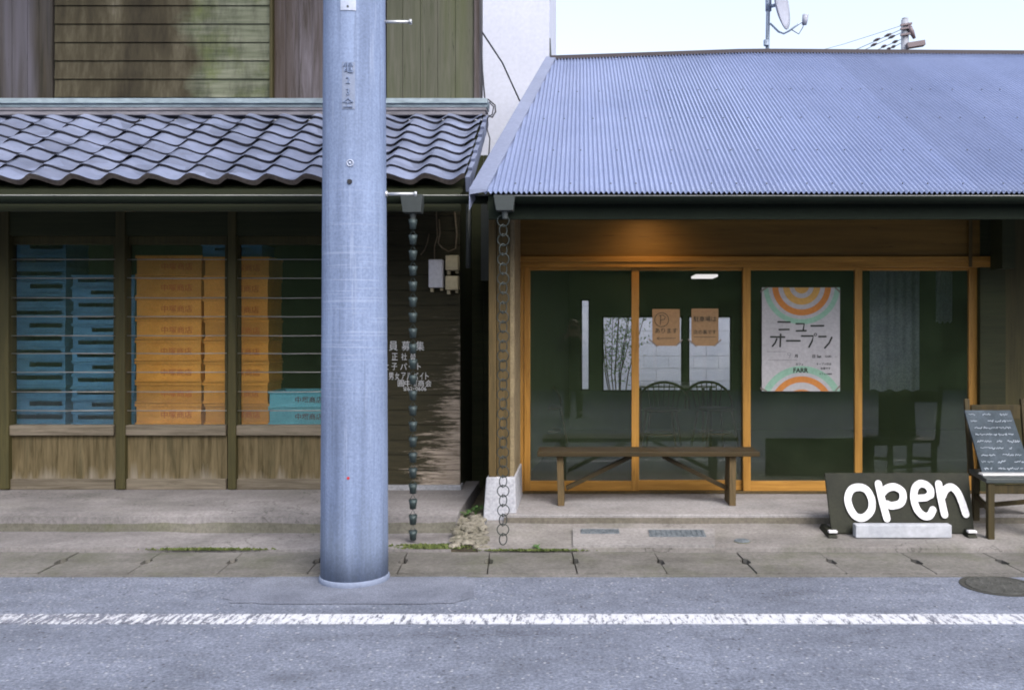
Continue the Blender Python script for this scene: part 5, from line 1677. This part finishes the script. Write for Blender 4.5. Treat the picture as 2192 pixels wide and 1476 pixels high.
# ------------------------------------------------------------------ the photographer, mirrored in the glass door
PXo, PYo = -.13, -.50
ph = thing('person', (PXo, PYo, 0), 'person in dark clothes raising a small camera, mirrored in the left door', 'person')
def skinned(name, verts, edges_, radii, mat, parent, sub=2):
    me = bpy.data.meshes.new(name)
    o0 = origin_of(parent)
    me.from_pydata([Vector(v)-o0 for v in verts], edges_, [])
    ob = bpy.data.objects.new(name, me); COL.objects.link(ob); ob.parent = parent
    sk_ = ob.modifiers.new('skin', 'SKIN')
    for i, sv in enumerate(me.skin_vertices[0].data if me.skin_vertices else []):
        sv.radius = radii[i] if isinstance(radii[i], tuple) else (radii[i], radii[i])
        sv.use_root = (i == 0)
    ss = ob.modifiers.new('smooth', 'SUBSURF'); ss.levels = sub; ss.render_levels = sub
    me.materials.append(mat)
    return ob
def with_skin_layer(name, verts, edges_, radii, mat, parent, sub=2):
    bm = bmesh.new()
    o0 = origin_of(parent)
    lay = bm.verts.layers.skin.verify()
    vv = []
    for i, v in enumerate(verts):
        b = bm.verts.new(Vector(v)-o0); r = radii[i]
        b[lay].radius = r if isinstance(r, tuple) else (r, r)
        b[lay].use_root = (i == 0)
        vv.append(b)
    for a, b in edges_: bm.edges.new((vv[a], vv[b]))
    me = bpy.data.meshes.new(name); bm.to_mesh(me); bm.free()
    ob = bpy.data.objects.new(name, me); COL.objects.link(ob); ob.parent = parent
    ob.modifiers.new('skin', 'SKIN').use_smooth_shade = True
    ss = ob.modifiers.new('smooth', 'SUBSURF'); ss.levels = sub; ss.render_levels = sub
    me.materials.append(mat)
    return ob
X0, Y0 = PXo, PYo
V = [(X0, Y0, .86), (X0, Y0, 1.02), (X0, Y0, 1.18), (X0, Y0+.005, 1.29), (X0, Y0+.01, 1.345), (X0, Y0+.03, 1.40), (X0, Y0+.035, 1.47), (X0, Y0+.03, 1.52),
     (X0-.09, Y0, .80), (X0-.095, Y0+.01, .46), (X0-.10, Y0-.01, .10), (X0-.10, Y0+.10, .045),
     (X0+.09, Y0, .80), (X0+.095, Y0+.01, .46), (X0+.10, Y0-.01, .10), (X0+.10, Y0+.10, .045),
     (X0-.16, Y0, 1.27), (X0-.235, Y0+.07, 1.06), (X0-.09, Y0+.20, 1.36),
     (X0+.16, Y0, 1.27), (X0+.235, Y0+.07, 1.06), (X0+.09, Y0+.20, 1.36)]
E = [(0,1),(1,2),(2,3),(3,4),(4,5),(5,6),(6,7),(0,8),(8,9),(9,10),(10,11),(0,12),(12,13),(13,14),(14,15),(3,16),(16,17),(17,18),(3,19),(19,20),(20,21)]
Rd = [(.15,.11),(.135,.10),(.155,.11),(.13,.085),.052,.062,(.082,.095),(.062,.075), .085,.058,.042,.036,.085,.058,.042,.036, .062,.044,.030,.062,.044,.030]
body = with_skin_layer('body', V, E, Rd, MT['skin'], ph)
# clothes: loose long coat and trousers over the body
V2 = [(X0, Y0, .84), (X0, Y0, 1.02), (X0, Y0, 1.18), (X0, Y0+.003, 1.285), (X0-.16, Y0, 1.275), (X0-.24, Y0+.07, 1.055), (X0-.13, Y0+.165, 1.28), (X0+.16, Y0, 1.275), (X0+.24, Y0+.07, 1.055), (X0+.13, Y0+.165, 1.28), (X0, Y0, .60), (X0, Y0, .40)]
E2 = [(0,1),(1,2),(2,3),(3,4),(4,5),(5,6),(3,7),(7,8),(8,9),(0,10),(10,11)]
with_skin_layer('coat', V2, E2, [(.185,.14),(.165,.125),(.175,.13),(.145,.10),.078,.060,.046,.078,.060,.046,(.20,.15),(.22,.17)], MT['coat'], ph)
m = MB()
for sx in (-1, 1):
    m.lathe([(.050, .08), (.056, .2), (.068, .45)], (X0+sx*.097, Y0, 0), 14)
m.build('trousers', MT['coat'], ph, True)
for sx in (-1, 1):
    bm = bmesh.new(); bmesh.ops.create_uvsphere(bm, u_segments=16, v_segments=10, radius=1)
    vs_ = [(X0+sx*.10+v.co.x*.052, Y0+.05+v.co.y*.135, .05+max(-.8, v.co.z)*.055) for v in bm.verts]; fs = [tuple(v.index for v in f.verts) for f in bm.faces]; bm.free()
    MB().add(vs_, fs).build('shoe', MT['shoe'], ph, True)
def blob(name, c, s, mat, cut=None, parent=ph):
    bm = bmesh.new(); bmesh.ops.create_uvsphere(bm, u_segments=20, v_segments=14, radius=1)
    if cut: bmesh.ops.delete(bm, geom=[v for v in bm.verts if cut(v.co)], context='VERTS')
    bm.verts.index_update()
    vs_ = [(c[0]+v.co.x*s[0], c[1]+v.co.y*s[1], c[2]+v.co.z*s[2]) for v in bm.verts]; fs = [tuple(v.index for v in f.verts) for f in bm.faces]; bm.free()
    return MB().add(vs_, fs).build(name, mat, parent, True)
blob('hair', (X0, Y0+.022, 1.478), (.092, .108, .105), MT['hair'], lambda v: v.y > .35 and v.z < .35 or v.z < -.75)
# face and hands holding the camera
m = MB()
m.tube([(X0, Y0+.125, 1.475), (X0, Y0+.142, 1.448), (X0, Y0+.128, 1.44)], [.008, .012, .008], 8)
m.build('nose', MT['skin'], ph, True)
for sx in (-1, 1):
    blob('eye', (X0+sx*.032, Y0+.118, 1.482), (.012, .008, .007), MT['cafe_white'])
    blob('ear', (X0+sx*.086, Y0+.025, 1.465), (.012, .022, .032), MT['skin'])
blob('mouth', (X0, Y0+.122, 1.412), (.022, .008, .006), MT['p_orange'])
MB().box(X0-.055, X0+.055, Y0+.175, Y0+.215, 1.425, 1.485).build('held_camera', MT['camera_body'], ph, bevel=.006)
for sx in (-1, 1):
    hx, hy, hz_ = X0+sx*.075, Y0+.195, 1.435
    VV = [(X0+sx*.09, Y0+.20, 1.36), (hx+sx*.004, hy, 1.395), (hx, hy, 1.425)]
    EE = [(0,1),(1,2)]; RR = [.026, (.020,.030), (.018,.032)]
    for f in range(4):
        i0 = len(VV); y = hy-.024+f*.016
        ll = (.030, .036, .034, .026)[f]
        VV += [(hx-sx*.002, y, 1.455), (hx-sx*.012, y+.004, 1.468+ll*.3), (hx-sx*.034, y+.004, 1.478+ll*.2)]
        EE += [(2, i0), (i0, i0+1), (i0+1, i0+2)]; RR += [.009, .0085, .0075]
    i0 = len(VV)
    VV += [(hx-sx*.012, hy-.03, 1.415), (hx-sx*.03, hy-.032, 1.43)]
    EE += [(1, i0), (i0, i0+1)]; RR += [.0105, .009]
    with_skin_layer('hand', VV, EE, RR, MT['skin'], ph, 1)
